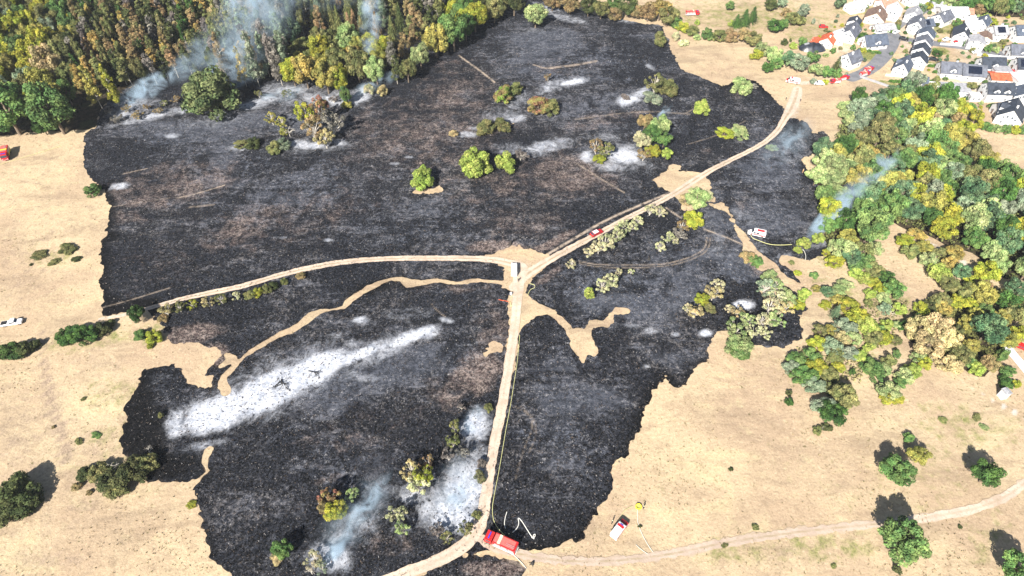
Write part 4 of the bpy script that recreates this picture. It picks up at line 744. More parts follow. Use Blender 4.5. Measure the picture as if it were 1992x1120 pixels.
# ------------------------------------------------------------------ labels of the single plants, from landmarks
LM = [(973,1050,'the large red fire engine'),(1205,1030,'the white van with red bonnet'),(998,523,'the white van at the track junction'),(1160,455,'the red car on the track'),(1473,455,'the white and red van on the burn'),(25,628,'the white pickup'),(14,300,'the red truck at the left edge'),
 (1345,27,'the far fire engine'),(1542,159,'the red and white truck on the meadow'),(1948,760,'the tall white hut'),(500,765,'the long white ash streak'),(1325,350,'the unburned oval patch'),(1135,670,'the unburned straw tongue'),(1760,500,'the narrow straw clearing'),
 (1455,592,'the round white ash spot'),(800,1050,'the bottom smoke'),(405,172,'the big round wood-edge tree'),(1600,430,'the pale blue smoke plume'),(1450,30,'the three dark spruces'),(1575,92,'the black sheeting'),(1645,118,'the lone white house'),(1787,110,'the row of white gables'),(1868,140,'the long grey roof'),
 (1955,215,'the big white corner house'),(1760,1055,'the lowest field track bend'),(1925,640,'the concrete lane top'),(300,600,'the left track end'),(40,960,'the lower left corner field'),(650,270,'the upper left burned slope'),(950,250,'the burned slope middle'),(1280,270,'the burned slope top right'),(1620,700,'the lower thicket'),(1690,620,'the upper thicket'),(1820,640,'the right-hand copse'),(1700,215,'the meadow edge wood corner'),(1200,20,'the hedgerow above the burn'),(1930,10,'the top right corner wood'),(1910,860,'the right meadow')]
def direction(dx, dy):
    a = math.degrees(math.atan2(-dy, dx)) % 360
    return ['right of','above and right of','above','above and left of','left of','below and left of','below','below and right of'][int((a + 22.5) // 45) % 8]
buck = {}
for t in TREES:
    if t[6]: continue
    lm = min(LM, key=lambda q: (q[0] - t[1]) ** 2 + (q[1] - t[2]) ** 2); d = math.hypot(lm[0] - t[1], lm[1] - t[2])
    size = 'small ' if t[3] < 22 else ('large ' if t[3] > 56 else '')
    what = size + PALETTE[t[5]][2] + ' ' + KW[t[4]][2]
    buck.setdefault((what, direction(t[1] - lm[0], t[2] - lm[1]), lm[2]), []).append((d, t[0]))
ORD = ['nearest', 'second', 'third', 'fourth', 'fifth', 'sixth', 'seventh', 'eighth', 'ninth', 'tenth', 'eleventh', 'twelfth', 'thirteenth', 'fourteenth', 'fifteenth', 'sixteenth', 'seventeenth']
for (what, dr, lm), L in buck.items():
    L.sort(key=lambda q: q[0])
    for k, (_, o) in enumerate(L):
        o['label'] = ' '.join(('%s %s %s' % (what, dr, lm) if len(L) == 1 else '%s %s %s %s' % (ORD[min(k, 16)], what, dr, lm)).replace('above and left of', 'upper left of').replace('above and right of', 'upper right of').replace('below and left of', 'lower left of').replace('below and right of', 'lower right of').split()[:16])

VP = [(1640,30),(1700,4),(1992,30),(1992,235),(1860,225),(1750,170),(1700,130),(1640,105),(1590,75)]
HP = list(HPOS)
def pick_garden(u, v, x, y):
    if any((x - a) ** 2 + (y - b) ** 2 < r * r for a, b, r in HP): return None
    if abs(sd_line([(1655,152,3.6),(1690,138,3.6),(1715,115,3.8),(1730,92,3.8),(1738,76,3.6),(1742,66,3.6)], np.array([x]), np.array([y]))[0][0]) < 3.9 and sd_line([(1655,152,3.6),(1690,138,3.6),(1715,115,3.8),(1730,92,3.8),(1738,76,3.6),(1742,66,3.6)], np.array([x]), np.array([y]))[0][0] > 0: return None
    wd = rnd.uniform(1.6, 3.6); col = ch(['G','O','D','S','YG','T','G'])
    return 'bush', col, wd, wd * rnd.uniform(0.6, 1.0), 'x', 'garden shrubs between the houses'
scatter(VP, 3.4, pick_garden, 5000, 95)
LMW = [(a, b, c) for a, b, c in LM if a > 1560 and b < 230] + [(1700,60,'the slate-roofed house above the lawn'),(1850,112,'the ochre meadow in the village'),(1920,100,'the street at the right'),(1932,178,'the white villa'),(1800,30,'the tree by the upper gables'),(1980,80,'the right edge houses'),(60,200,'the big dark trees at the wood corner'),(20,60,'the top left corner'),(130,70,'the dark gap in the upper left wood'),(220,120,'the tall yellow tree at the gap'),(300,60,'the middle pines'),(300,140,'the first smoke drift'),(370,30,'the small smoke wisp'),(420,90,'the pines beside the smoke curtain'),(480,100,'the blue smoke curtain'),
 (540,30,'the large pale smoke cloud'),(600,130,'the golden-orange tree'),(650,140,'the golden tree'),(700,50,'the two pointed spruces'),(735,90,'the narrow smoke column'),(790,60,'the dark pines right of smoke'),(850,80,'the golden-yellow tree'),(920,40,'the yellow-green wood-edge tree'),(980,20,'the top of the burned slope'),
 (1620,340,'the pale green trees at the burn edge'),(1690,370,'the bluish tree behind the plume'),(1697,440,'the big rich green tree'),(1760,390,'the teal pair of trees'),(1740,290,'the olive trees in mid wood'),(1700,215,'the meadow edge thicket'),(1780,230,'the wood below the slate houses'),(1860,265,'the long yellow crown belt'),(1845,430,'the tall yellow-green tree'),(1900,400,'the dark gap of the right wood'),(1950,450,'the grey-green trees at the right edge'),(1950,370,'the corner of the pale clearing'),(1840,350,'the centre of the right wood'),(1970,520,'the small straw gap at the right edge'),(1890,600,'the copse above the lane'),(1880,680,'the big round green tree by the lane'),(1810,660,'the beige copse')]
bw = {}
for o, u, v, kind, col in WOOD:
    lm = min(LMW, key=lambda q: (q[0] - u) ** 2 + (q[1] - v) ** 2); d = math.hypot(lm[0] - u, lm[1] - v)
    bw.setdefault((PALETTE[col][2] + ' ' + KW[kind][2].replace('tall thin ', ''), direction(u - lm[0], v - lm[1]), lm[2]), []).append((d, o))
for (what, dr, lm), L in bw.items():
    L.sort(key=lambda q: q[0])
    for k, (_, o) in enumerate(L): o['label'] = ' '.join(('%s %s %s' % (what, dr, lm) if len(L) == 1 else '%s %s %s %s' % (ORD[min(k, 16)], what, dr, lm)).replace('above and left of', 'upper left of').replace('above and right of', 'upper right of').replace('below and left of', 'lower left of').replace('below and right of', 'lower right of').split()[:16])

# low growth under and between the trees: nobody could count it
def undergrowth(name, P, n, hmax, c1, c2, label, seed):
    rs = np.random.RandomState(seed); W = wpts(P); lo = W.min(0) - 1; hi = W.max(0) + 1; m = n * 3
    X = rs.uniform(lo[0], hi[0], m); Y = rs.uniform(lo[1], hi[1], m); nz = fbm(X * 0.28, Y * 0.28, 2, 4)
    ok = (sd_poly(W, X, Y) + nz * 6 > 0.5) & (rs.rand(m) < np.clip(0.55 + nz * 1.5, 0.05, 1)); X = X[ok][:n]; Y = Y[ok][:n]; nz = nz[ok][:n]; k = len(X)
    Z = H(X, Y) + 0.2 + hmax * np.clip(0.35 + nz, 0.05, 1) * (0.55 + 0.45 * rs.rand(k)); pos = np.stack([X, Y, Z], 1)
    nr = rs.normal(size=(k, 3)) * 0.6; nr[:, 2] += 0.8; nr /= np.linalg.norm(nr, axis=1)[:, None]; t = np.cross(nr, rs.normal(size=(k, 3))); t /= np.linalg.norm(t, axis=1)[:, None]; b = np.cross(nr, t); s = 0.34 * (0.5 + rs.rand(k, 1))
    q = np.stack([pos + t * s, pos + b * s * 0.7, pos - t * s, pos - b * s * 0.8], 1).reshape(-1, 3)
    o = link(bpy.data.objects.new(name, np_mesh(name, q, np.arange(k * 4).reshape(-1, 4), [M_LEAF], False, None, {'tone': np.clip(0.1 + rs.rand(k) * 0.5 + nz * 0.5, 0, 1)})))
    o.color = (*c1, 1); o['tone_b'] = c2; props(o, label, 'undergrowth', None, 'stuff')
undergrowth('undergrowth', RF, 26000, 3.6, (0.11, 0.15, 0.045), (0.21, 0.21, 0.07), 'dense leafy undergrowth between the trees of the right-hand wood', 1)
undergrowth('undergrowth', RF2, 7000, 2.2, (0.11, 0.13, 0.04), (0.2, 0.19, 0.06), 'leafy undergrowth between the trees above the concrete lane', 2)
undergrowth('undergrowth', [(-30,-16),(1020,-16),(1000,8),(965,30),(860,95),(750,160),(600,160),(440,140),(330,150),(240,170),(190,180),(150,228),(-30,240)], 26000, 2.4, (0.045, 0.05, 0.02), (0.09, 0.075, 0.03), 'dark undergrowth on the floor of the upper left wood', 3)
undergrowth('undergrowth', [(1560,690),(1640,640),(1700,560),(1740,560),(1770,610),(1700,690),(1650,740),(1600,760)], 2600, 0.8, (0.2, 0.21, 0.08), (0.3, 0.26, 0.12), 'low scattered growth between the shrubs of the right thicket', 4)

# ------------------------------------------------------------------ mesh builder for made things
class MB:
    def __init__(s): s.bm = bmesh.new(); s.mats = []
    def mi(s, m):
        if m not in s.mats: s.mats.append(m)
        return s.mats.index(m)
    def box(s, x0, x1, y0, y1, z0, z1, m, bev=0.0):
        r = bmesh.ops.create_cube(s.bm, size=1.0); vs = r['verts']
        bmesh.ops.scale(s.bm, vec=(x1 - x0, y1 - y0, z1 - z0), verts=vs); bmesh.ops.translate(s.bm, vec=((x0 + x1) / 2, (y0 + y1) / 2, (z0 + z1) / 2), verts=vs)
        fs = set(f for v in vs for f in v.link_faces)
        if bev:
            es = list(set(e for v in vs for e in v.link_edges)); rr = bmesh.ops.bevel(s.bm, geom=es, offset=bev, segments=2, affect='EDGES', profile=0.7); fs = set(rr['faces']) | set(f for f in fs if f.is_valid)
        k = s.mi(m)
        for f in fs:
            if f.is_valid: f.material_index = k
    def prism(s, pts, y0, y1, m, bev=0.0, axis='y'):   # pts in x,z ; extruded along y
        a = [s.bm.verts.new((p[0], y0, p[1]) if axis == 'y' else (y0, p[0], p[1])) for p in pts]
        b = [s.bm.verts.new((p[0], y1, p[1]) if axis == 'y' else (y1, p[0], p[1])) for p in pts]
        k = s.mi(m); n = len(pts); fs = [s.bm.faces.new(a), s.bm.faces.new(list(reversed(b)))]
        for i in range(n): fs.append(s.bm.faces.new([a[i], b[i], b[(i + 1) % n], a[(i + 1) % n]]))
        for f in fs: f.material_index = k
        bmesh.ops.recalc_face_normals(s.bm, faces=fs)
        if bev:
            es = list(set(e for f in fs for e in f.edges)); rr = bmesh.ops.bevel(s.bm, geom=es, offset=bev, segments=2, affect='EDGES')
            for f in rr['faces']: f.material_index = k
    def cyl(s, c, r, h, m, axis='y', n=16, r2=None):
        rr = bmesh.ops.create_cone(s.bm, cap_ends=True, segments=n, radius1=r, radius2=r if r2 is None else r2, depth=h); vs = rr['verts']
        if axis == 'y': bmesh.ops.rotate(s.bm, matrix=Matrix.Rotation(math.pi / 2, 3, 'X'), verts=vs)
        if axis == 'x': bmesh.ops.rotate(s.bm, matrix=Matrix.Rotation(math.pi / 2, 3, 'Y'), verts=vs)
        bmesh.ops.translate(s.bm, vec=c, verts=vs); k = s.mi(m)
        for f in set(f for v in vs for f in v.link_faces): f.material_index = k
    def done(s, name, parent=None, loc=None):
        me = bpy.data.meshes.new(name); s.bm.to_mesh(me); s.bm.free()
        for m in s.mats: me.materials.append(m)
        o = bpy.data.objects.new(name, me); link(o, parent)
        if loc is not None: o.location = loc
        return o
def inst(o, parent, loc, rz=0.0):
    c = o.copy(); link(c, parent); c.location = loc; c.rotation_euler = (0, 0, rz)
    for g in [q for q in bpy.data.objects if q.parent == o]:
        d = g.copy(); link(d, c)
    return c

# ------------------------------------------------------------------ vehicles (x forward)
def wheel(parent, x, y, r, wd=0.28, proto_=[]):
    m = MB(); m.cyl((0, 0, 0), r, wd, M_TYRE, n=20); o = m.done('wheel', parent, (x, y, r))
    m = MB(); m.cyl((0, 0, 0), r * 0.55, wd + 0.02, M_RIM, n=14); m.done('rim', o)
    return o
def place(name, a, b, label, cat, group=None, lift=0.0):
    p, q = G(*a), G(*b); d = q - p; L = math.hypot(d.x, d.y); c = (p + q) / 2
    e = empty(name, (c.x, c.y, float(H(c.x, c.y)) + 0.14 + lift), math.atan2(d.y, d.x)); props(e, label, cat, group)
    return e, L
def fire_engine(a, b, label, L=None, k=1.0, deck=True, front=M_RED, strip=M_WHITE):
    e, LL = place('fire_engine', a, b, label, 'fire engine', 'fire engines'); L = (L or LL) / k; e.scale = (k, k, k); W = 1.25; h = L / 2
    m = MB(); m.box(-h, h - 0.1, -0.45, 0.45, 0.55, 0.8, M_TYRE); m.done('chassis', e)
    m = MB(); m.prism([(h - 2.1, 0.6), (h, 0.6), (h, 1.5), (h - 0.25, 2.75), (h - 2.1, 2.8)], -W + 0.03, W - 0.03, front, 0.08); m.box(h - 0.02, h + 0.06, -W + 0.1, W - 0.1, 0.5, 0.85, M_WHITE, 0.03); cab = m.done('cab', e)
    m = MB(); m.prism([(h + 0.012, 1.6), (h + 0.03, 1.6), (h - 0.205, 2.55), (h - 0.225, 2.55)], -W + 0.2, W - 0.2, M_GLASS); m.done('windscreen', cab)
    for s in (-1, 1):
        m = MB(); m.box(h - 1.7, h - 0.55, -0.01, 0.01, 1.7, 2.4, M_GLASS); m.done('side_window', cab, (0, s * (W - 0.02), 0))
        m = MB(); m.box(h - 0.15, h - 0.02, -0.14, 0.14, 1.9, 2.3, M_TYRE); m.done('mirror', cab, (0, s * (W + 0.16), 0))
        m = MB(); m.cyl((h + 0.07, 0, 0.98), 0.12, 0.06, M_FRAME, 'x', 12); m.done('headlight', cab, (0, s * 0.85, 0))
    m = MB(); m.box(h - 1.3, h - 1.0, -0.85, 0.85, 2.80, 2.98, M_BLUE, 0.04); m.done('light_bar', cab)
    m = MB(); m.box(-h, h - 2.35, -W, W, 0.75, 2.9, M_RED, 0.06); body = m.done('body', e)
    for s in (-1, 1):
        m = MB(); m.box(-h + 0.15, h - 2.5, -0.015, 0.015, 0.8, 1.5, strip)
        for k in range(3):
            x0 = -h + 0.3 + k * (L - 3.0) / 3; m.box(x0, x0 + (L - 3.0) / 3 - 0.2, -0.03, 0.03, 1.6, 2.55, M_SILV)
        m.done('locker_shutters', body, (0, s * W, 0))
    if deck:
        m = MB(); m.box(-h + 0.5, h - 2.5, -W + 0.25, W - 0.25, 2.9, 2.98, M_DRED)
        m.box(h - 4.2, h - 3.5, -W + 0.1, W - 0.1, 2.985, 3.03, M_YEL if strip is M_YEL else simple('cream_hatch', (0.72, 0.62, 0.42), 0.5)); m.done('roof_deck', body)
        m = MB()
        for s in (-0.25, 0.15): m.box(-h + 0.4, -h + 2.6, s + 0.45, s + 0.50, 3.04, 3.1, M_SILV)
        for k in range(7): m.box(-h + 0.5 + k * 0.3, -h + 0.54 + k * 0.3, 0.2, 0.65, 3.05, 3.09, M_SILV)
        m.done('ladder', body)
    m = MB(); m.box(-h - 0.03, -h + 0.01, -0.8, 0.8, 0.9, 2.3, M_SILV); m.box(-h - 0.12, -h - 0.03, -1.0, 1.0, 0.55, 0.75, M_WHITE); m.done('pump_panel', body)
    for s in (-1, 1):
        wheel(e, h - 1.2, s * 1.08, 0.5); wheel(e, -h + 1.5, s * 1.08, 0.5)
    return e
def van(a, b, label, c1=M_WHITE, hood=None, L=None, name='van', cat='van', roof=None, stripe=None, bar=True):
    e, LL = place(name, a, b, label, cat, None); L = L or LL; h = L / 2; W = 0.98
    m = MB(); m.prism([(-h, 0.35), (h - 0.05, 0.35), (h, 0.75), (h - 0.15, 1.05), (h - 0.85, 1.25), (h - 1.5, 2.15), (h - 1.9, 2.3), (-h + 0.12, 2.3), (-h, 2.1)], -W, W, c1, 0.07); body = m.done('body', e)
    if hood:
        m = MB(); m.prism([(h - 0.86, 1.27), (h - 0.10, 1.08), (h - 0.10, 1.11), (h - 0.86, 1.30)], -W + 0.02, W - 0.02, hood); m.done('bonnet', body)
        m = MB(); m.box(h - 2.75, h - 2.06, -W + 0.1, W - 0.1, 2.30, 2.335, hood); m.done('roof_band', body)
    m = MB(); m.prism([(h - 0.90, 1.34), (h - 0.86, 1.34), (h - 1.46, 2.12), (h - 1.50, 2.12)], -W + 0.14, W - 0.14, M_GLASS); m.done('windscreen', body)
    for s in (-1, 1):
        m = MB(); m.box(h - 2.3, h - 1.45, -0.012, 0.012, 1.3, 1.95, M_GLASS); m.box(h - 3.5, h - 2.45, -0.012, 0.012, 1.3, 1.95, M_GLASS); m.done('side_window', body, (0, s * W, 0))
        if stripe:
            m = MB(); m.box(-h + 0.1, h - 0.5, -0.01, 0.01, 0.75, 1.15, stripe); m.done('side_stripe', body, (0, s * (W + 0.004), 0))
        m = MB(); m.box(h - 0.12, h + 0.01, -0.14, 0.14, 0.75, 0.95, M_FRAME); m.done('headlight', body, (0, s * 0.72, 0))
    if roof:
        m = MB(); m.box(-h + 0.6, h - 2.6, -W + 0.45, W - 0.45, 2.3, 2.36, roof); m.box(-h + 0.3, -h + 0.42, -W + 0.2, W - 0.2, 2.3, 2.4, M_TYRE); m.done('roof_hatch', body)
    if bar:
        m = MB(); m.box(h - 2.03, h - 1.90, -0.45, 0.45, 2.3, 2.40, M_BLUE, 0.03); m.done('light_bar', body)
    for s in (-1, 1):
        wheel(e, h - 0.9, s * 0.88, 0.36, 0.22); wheel(e, -h + 1.0, s * 0.88, 0.36, 0.22)
    return e
def car(a, b, label, c1=M_WHITE, L=None, name='parked_car', pickup=False, group=None, roof=None, detail=True):
    e, LL = place(name, a, b, label, 'car' if not pickup else 'pickup', group); L = L or LL; h = L / 2; W = 0.9
    if pickup: pr = [(-h, 0.4), (h - 0.05, 0.4), (h, 0.85), (h - 0.2, 1.0), (h - 1.35, 1.1), (h - 1.9, 1.75), (h - 3.2, 1.75), (h - 3.45, 1.12), (-h, 1.1)]
    else: pr = [(-h, 0.35), (h - 0.05, 0.35), (h, 0.75), (h - 0.2, 0.88), (h - 1.15, 1.0), (h - 1.75, 1.5), (-h + 0.75, 1.52), (-h + 0.12, 1.05), (-h, 0.9)]
    m = MB(); m.prism(pr, -W, W, c1, 0.06); body = m.done('body', e)
    top = pr[5][1]
    m = MB(); m.prism([(pr[4][0] - 0.07, pr[4][1] + 0.09), (pr[4][0] - 0.03, pr[4][1] + 0.09), (pr[5][0] + 0.06, top - 0.04), (pr[5][0] + 0.02, top - 0.04)], -W + 0.12, W - 0.12, M_GLASS); m.done('windscreen', body)
    m = MB(); m.prism([(pr[6][0] - 0.04, pr[6][1] - 0.04), (pr[6][0] - 0.08, pr[6][1] - 0.04), (pr[7][0] + 0.05, pr[7][1] + 0.1), (pr[7][0] + 0.09, pr[7][1] + 0.1)], -W + 0.12, W - 0.12, M_GLASS); m.done('rear_window', body)
    for s in (-1, 1):
        m = MB(); m.prism([(pr[4][0] - 0.35, 1.08), (pr[5][0] - 0.05, top - 0.1), (pr[6][0] + 0.05, top - 0.1), (pr[6][0] - 0.1, 1.08)], -0.012, 0.012, M_GLASS); m.done('side_window', body, (0, s * W, 0))
    if pickup:
        m = MB(); m.box(-h + 0.12, h - 3.55, -W + 0.14, W - 0.14, 1.095, 1.115, M_TYRE); m.done('load_bed', body)
    if roof:
        m = MB(); m.box(pr[6][0] + 0.2, pr[5][0] - 0.2, -W + 0.2, W - 0.2, top + 0.01, top + 0.05, roof); m.done('roof_panel', body)
    for s in (-1, 1):
        wheel(e, h - 0.85, s * 0.8, 0.33, 0.2); wheel(e, -h + 0.85, s * 0.8, 0.33, 0.2)
    return e
fire_engine((1004,1074), (946,1046), 'large red fire engine with cream roof hatch parked at the bottom of the track', 8.2)
fire_engine((17,291), (12,318), 'red fire engine with white side and yellow bumper at the left edge of the field', 7.0, strip=M_YEL)
fire_engine((1331,30), (1361,29), 'long red and white fire engine on the far straw field at the top', 7.0, 0.8, strip=M_WHITE)
fire_engine((1636,160), (1611,163), 'red fire engine behind the small tree on the lane to the village', 4.6, 0.66)
fire_engine((1630,158), (1650,153), 'red fire engine with white roof nearest the lone white house', 5.0, 0.66, deck=False)
fire_engine((1672,149), (1690,145), 'red fire engine on the village road, the nearer of two side by side', 4.8, 0.66)
fire_engine((1680,141), (1697,136), 'bright red fire engine on the village road, the farther of two', 4.8, 0.66)
van((1192,1048), (1216,1017), 'white emergency van with red bonnet on the straw meadow, bottom right', M_WHITE, M_RED, 5.4, 'emergency_van', 'van', None, M_RED)
van((1000,542), (1000,512), 'plain white van at the junction of the three tracks', M_WHITE, None, 5.8, 'van', 'van', None, None, False)
van((1485,461), (1458,454), 'white van with red stripes on the burned ground beside the thin straw strip', M_WHITE, None, 5.6, 'emergency_van', 'van', M_RED, M_RED)
van((1552,163), (1530,159), 'white box van with red cab on the straw meadow near the wood', M_WHITE, M_RED, 6.0, 'emergency_van', 'van', M_FRAME, M_RED)
car((1146,463), (1174,449), 'dark red car with white roof on the track beside pale scorched shrubs', M_RED, 4.8, 'red_car', False, None, M_WHITE)
car((6,634), (45,627), 'white pickup on the straw field at the left edge', M_WHITE, 6.0, 'pickup', True)
car((1601,165), (1583,164), 'white car on the lane end behind the red fire engines', M_WHITE, 4.6)
car((1972,672), (1996,682), 'red car parked at the concrete lane, right edge', M_RED, 4.6)
car((1958,662), (1972,668), 'red car half hidden by trees above the concrete lane', M_RED, 3.4)
car((1595,54), (1607,55), 'small red car in the field left of the village', M_RED, 4.4)
car((1856,82), (1868,84), 'red car in front of the white gable by the ochre meadow', M_RED, 4.4)
car((1739,66), (1746,63), 'white car at the top bend of the village road', M_WHITE, 4.2)
car((1836,80), (1845,78), 'white car parked left of the red car in the village', M_WHITE, 4.2)
car((1752,77), (1762,79), 'dark car on the village road above the row of gables', M_TYRE, 4.2)
car((1893,104), (1902,103), 'white car beside the wall of the grey-roofed house', M_WHITE, 4.2)
car((1964,145), (1970,139), 'red car between the orange-roofed house and its neighbour', M_RED, 4.2)
car((1810,117), (1820,119), 'dark car beside the lowest of the white gables', M_TYRE, 4.2)

# ------------------------------------------------------------------ hoses, people, small equipment
def hose(name, pts, r, mat, label, z=0.16, cat='hose'):
    r *= 0.75
    P = [G(p[0], p[1]) for p in smooth([(a, b) for a, b in pts], 3)]; V = []; Fc = []
    n = 5
    for i, p in enumerate(P):
        d = (P[min(i + 1, len(P) - 1)] - P[max(i - 1, 0)]).normalized(); s = Vector((-d.y, d.x, 0)).normalized(); c = Vector((p.x, p.y, float(H(p.x, p.y)) + z))
        for k in range(n):
            a = 2 * math.pi * k / n; V.append(c + s * math.cos(a) * r + Vector((0, 0, math.sin(a) * r)))
        if i:
            b0 = (i - 1) * n
            for k in range(n): Fc.append([b0 + k, b0 + (k + 1) % n, b0 + n + (k + 1) % n, b0 + n + k])
    Fc.append(list(range(n))); Fc.append([len(V) - 1 - k for k in range(n)])
    o = link(bpy.data.objects.new(name, np_mesh(name, V, Fc, [mat], True))); props(o, label, cat); return o
hose('fire_hose', [(1011,652),(1007,700),(1000,745),(993,790),(985,830),(977,880),(970,920),(962,960),(957,990),(960,1015),(972,1032),(982,1042)], 0.10, M_YHOSE, 'long pale yellow hose running beside the track down to the large fire engine')
hose('fire_hose', [(986,996),(982,1010),(981,1022),(984,1030),(982,1024)], 0.13, M_HOSE, 'short white curl of hose behind the large fire engine')
hose('fire_hose', [(997,1036),(1006,1028),(1010,1018),(1007,1006),(1014,1012),(1024,1028),(1034,1044),(1040,1050),(1036,1042),(1042,1038),(1040,1046),(1034,1046)], 0.14, M_HOSE, 'zigzag white hose ending in a loop on the burned ground right of the engine')
hose('fire_hose', [(1000,1080),(1008,1088),(1016,1096),(1024,1106)], 0.09, M_HOSE, 'thin hose trailing from the rear of the large engine to the field track')
hose('fire_hose', [(1240,992),(1240,1008),(1241,1020),(1250,1042),(1260,1060),(1270,1074)], 0.09, M_HOSE, 'white hose from the yellow basin down to the field track')
hose('fire_hose', [(1237,1060),(1248,1070),(1260,1078)], 0.07, M_HOSE, 'short faint hose beside the field track')
hose('fire_hose', [(1230,985),(1215,992),(1208,1004),(1203,1014)], 0.07, M_YHOSE, 'yellow hose from the yellow basin to the white van with red bonnet')
hose('fire_hose', [(1460,458),(1464,464),(1475,468),(1490,474),(1505,477),(1525,477),(1540,476)], 0.12, M_YHOSE, 'pale yellow hose from the white and red van to the smoking thicket')
hose('fire_hose', [(-5,322),(40,308),(75,298),(120,284)], 0.08, M_YHOSE, 'thin yellowish hose crossing the straw from the left edge fire engine')
hose('fire_hose', [(1030,552),(1040,554),(1041,560),(1032,563),(1028,570),(1026,576)], 0.11, M_YHOSE, 'curled pale yellow hose at the edge of the track junction')
hose('fire_hose', [(970,583),(978,585),(986,586),(992,588)], 0.14, M_RHOSE, 'short red hose on the burned ground below the junction')
hose('fire_hose', [(990,586),(994,590),(993,596),(998,594)], 0.13, M_YHOSE, 'yellow hose end beside the short red hose')
hose('fire_hose', [(1558,490),(1562,484),(1568,498),(1566,506)], 0.12, M_HOSE, 'white hose drops below the bright yellow-green bush')

def person(px, py, label, pose=0, top=M_UNIF, face=0.0):
    p = G(px, py); z = float(H(p.x, p.y)) + 0.06
    J = {'pel': (0, 0, 0.95), 'che': (0.02, 0, 1.32), 'nec': (0.02, 0, 1.50), 'hed': (0.04, 0, 1.66), 'crn': (0.03, 0, 1.76),
         'lh': (0, 0.10, 0.90), 'lk': (0.10, 0.12, 0.50), 'lf': (0.06, 0.13, 0.08), 'lt': (0.22, 0.14, 0.04), 'rh': (0, -0.10, 0.90), 'rk': (0.02, -0.13, 0.50), 'rf': (-0.12, -0.14, 0.08), 'rt': (0.04, -0.15, 0.04),
         'ls': (0, 0.20, 1.43), 'le': (0.05, 0.30, 1.17), 'lw': (0.22, 0.27, 1.0), 'lp': (0.29, 0.26, 0.96), 'rs': (0, -0.20, 1.43), 're': (0.02, -0.30, 1.16), 'rw': (0.16, -0.30, 0.95), 'rp': (0.22, -0.30, 0.90)}
    rad = {'pel': 0.15, 'che': 0.17, 'nec': 0.065, 'hed': 0.10, 'crn': 0.07, 'lh': 0.10, 'lk': 0.07, 'lf': 0.05, 'lt': 0.045, 'rh': 0.10, 'rk': 0.07, 'rf': 0.05, 'rt': 0.045, 'ls': 0.075, 'le': 0.05, 'lw': 0.036, 'lp': 0.04, 'rs': 0.075, 're': 0.05, 'rw': 0.036, 'rp': 0.04}
    if pose == 1:
        for k in ('che', 'nec', 'hed', 'crn', 'ls', 'rs', 'le', 're', 'lw', 'rw', 'lp', 'rp'):
            a = J[k]; t = max(0, a[2] - 0.95); J[k] = (a[0] + t * 0.45, a[1], a[2] - t * 0.12)
    ks = list(J); E = [('pel', 'che'), ('che', 'nec'), ('nec', 'hed'), ('hed', 'crn'), ('pel', 'lh'), ('lh', 'lk'), ('lk', 'lf'), ('lf', 'lt'), ('pel', 'rh'), ('rh', 'rk'), ('rk', 'rf'), ('rf', 'rt'), ('che', 'ls'), ('ls', 'le'), ('le', 'lw'), ('lw', 'lp'), ('che', 'rs'), ('rs', 're'), ('re', 'rw'), ('rw', 'rp')]
    me = bpy.data.meshes.new('person'); me.from_pydata([J[k] for k in ks], [(ks.index(a), ks.index(b)) for a, b in E], [])
    me.materials.append(top); o = bpy.data.objects.new('person', me); link(o)
    sm = o.modifiers.new('skin', 'SKIN'); o.modifiers.new('sub', 'SUBSURF').levels = 1
    for k, v in zip(ks, me.skin_vertices[0].data): v.radius = (rad[k], rad[k]); v.use_root = (k == 'pel')
    o.location = (p.x, p.y, z); o.rotation_euler = (0, 0, face); props(o, label, 'person')
    m = MB(); bmesh.ops.create_uvsphere(m.bm, u_segments=12, v_segments=8, radius=0.135); m.mi(M_HIVIS)
    for v in m.bm.verts: v.co.z = max(v.co.z, -0.02)
    h = m.done('helmet', o, Vector(J['hed']) + Vector((0, 0, 0.05)))
    m = MB(); bmesh.ops.create_uvsphere(m.bm, u_segments=10, v_segments=8, radius=0.085); m.mi(M_SKIN); m.done('face', o, Vector(J['hed']) + Vector((0.05, 0, -0.02)))
    return o
person(1251,990,'person in dark clothing standing right of the yellow basin on the straw',0,M_UNIF,R(200))
person(1190,1018,'person in dark uniform standing left of the white van with red bonnet',0,M_UNIF,R(-20))
person(1195,1028,'person in dark uniform bending at the side of the van with red bonnet',1,M_UNIF,R(-30))
person(990,1044,'person in dark uniform in the shadow behind the large fire engine',0,M_UNIF,R(90))
person(1561,336,'person in pale orange jacket at the burned edge beside the right-hand wood',0,simple('orange_jacket',(0.7,0.4,0.2),0.8),R(180))
person(1008,548,'small dark-clad person on the pale junction just below the white van',0,M_UNIF,R(90))
person(1528,195,'person in dark clothing on the straw meadow left of the faint track',0,M_UNIF,0)
person(1556,198,'person in dark clothing on the meadow right of the faint track',0,M_UNIF,0)

def basin():
    p = G(1242, 986); e = empty('water_basin', (p.x, p.y, float(H(p.x, p.y)) + 0.05)); props(e, 'round yellow collapsible water basin on the straw beside a person', 'water basin')
    V = []; Fc = []; n = 20; prof = [(0.75, 0), (0.85, 0.15), (0.78, 0.45), (0.66, 0.5), (0.60, 0.42), (0.66, 0.1)]
    for k in range(n):
        a = 2 * math.pi * k / n
        for r, z in prof: V.append((r * math.cos(a), r * math.sin(a), z))
    m_ = len(prof)
    for k in range(n):
        for q in range(m_ - 1): Fc.append([k * m_ + q, ((k + 1) % n) * m_ + q, ((k + 1) % n) * m_ + q + 1, k * m_ + q + 1])
    link(bpy.data.objects.new('rim_wall', np_mesh('rim_wall', V, Fc, [M_YEL], True)), e)
    m = MB(); m.cyl((0, 0, 0.2), 0.66, 0.04, simple('yellow_water', (0.45, 0.45, 0.12), 0.15), 'z', 20); m.done('water', e)
basin()
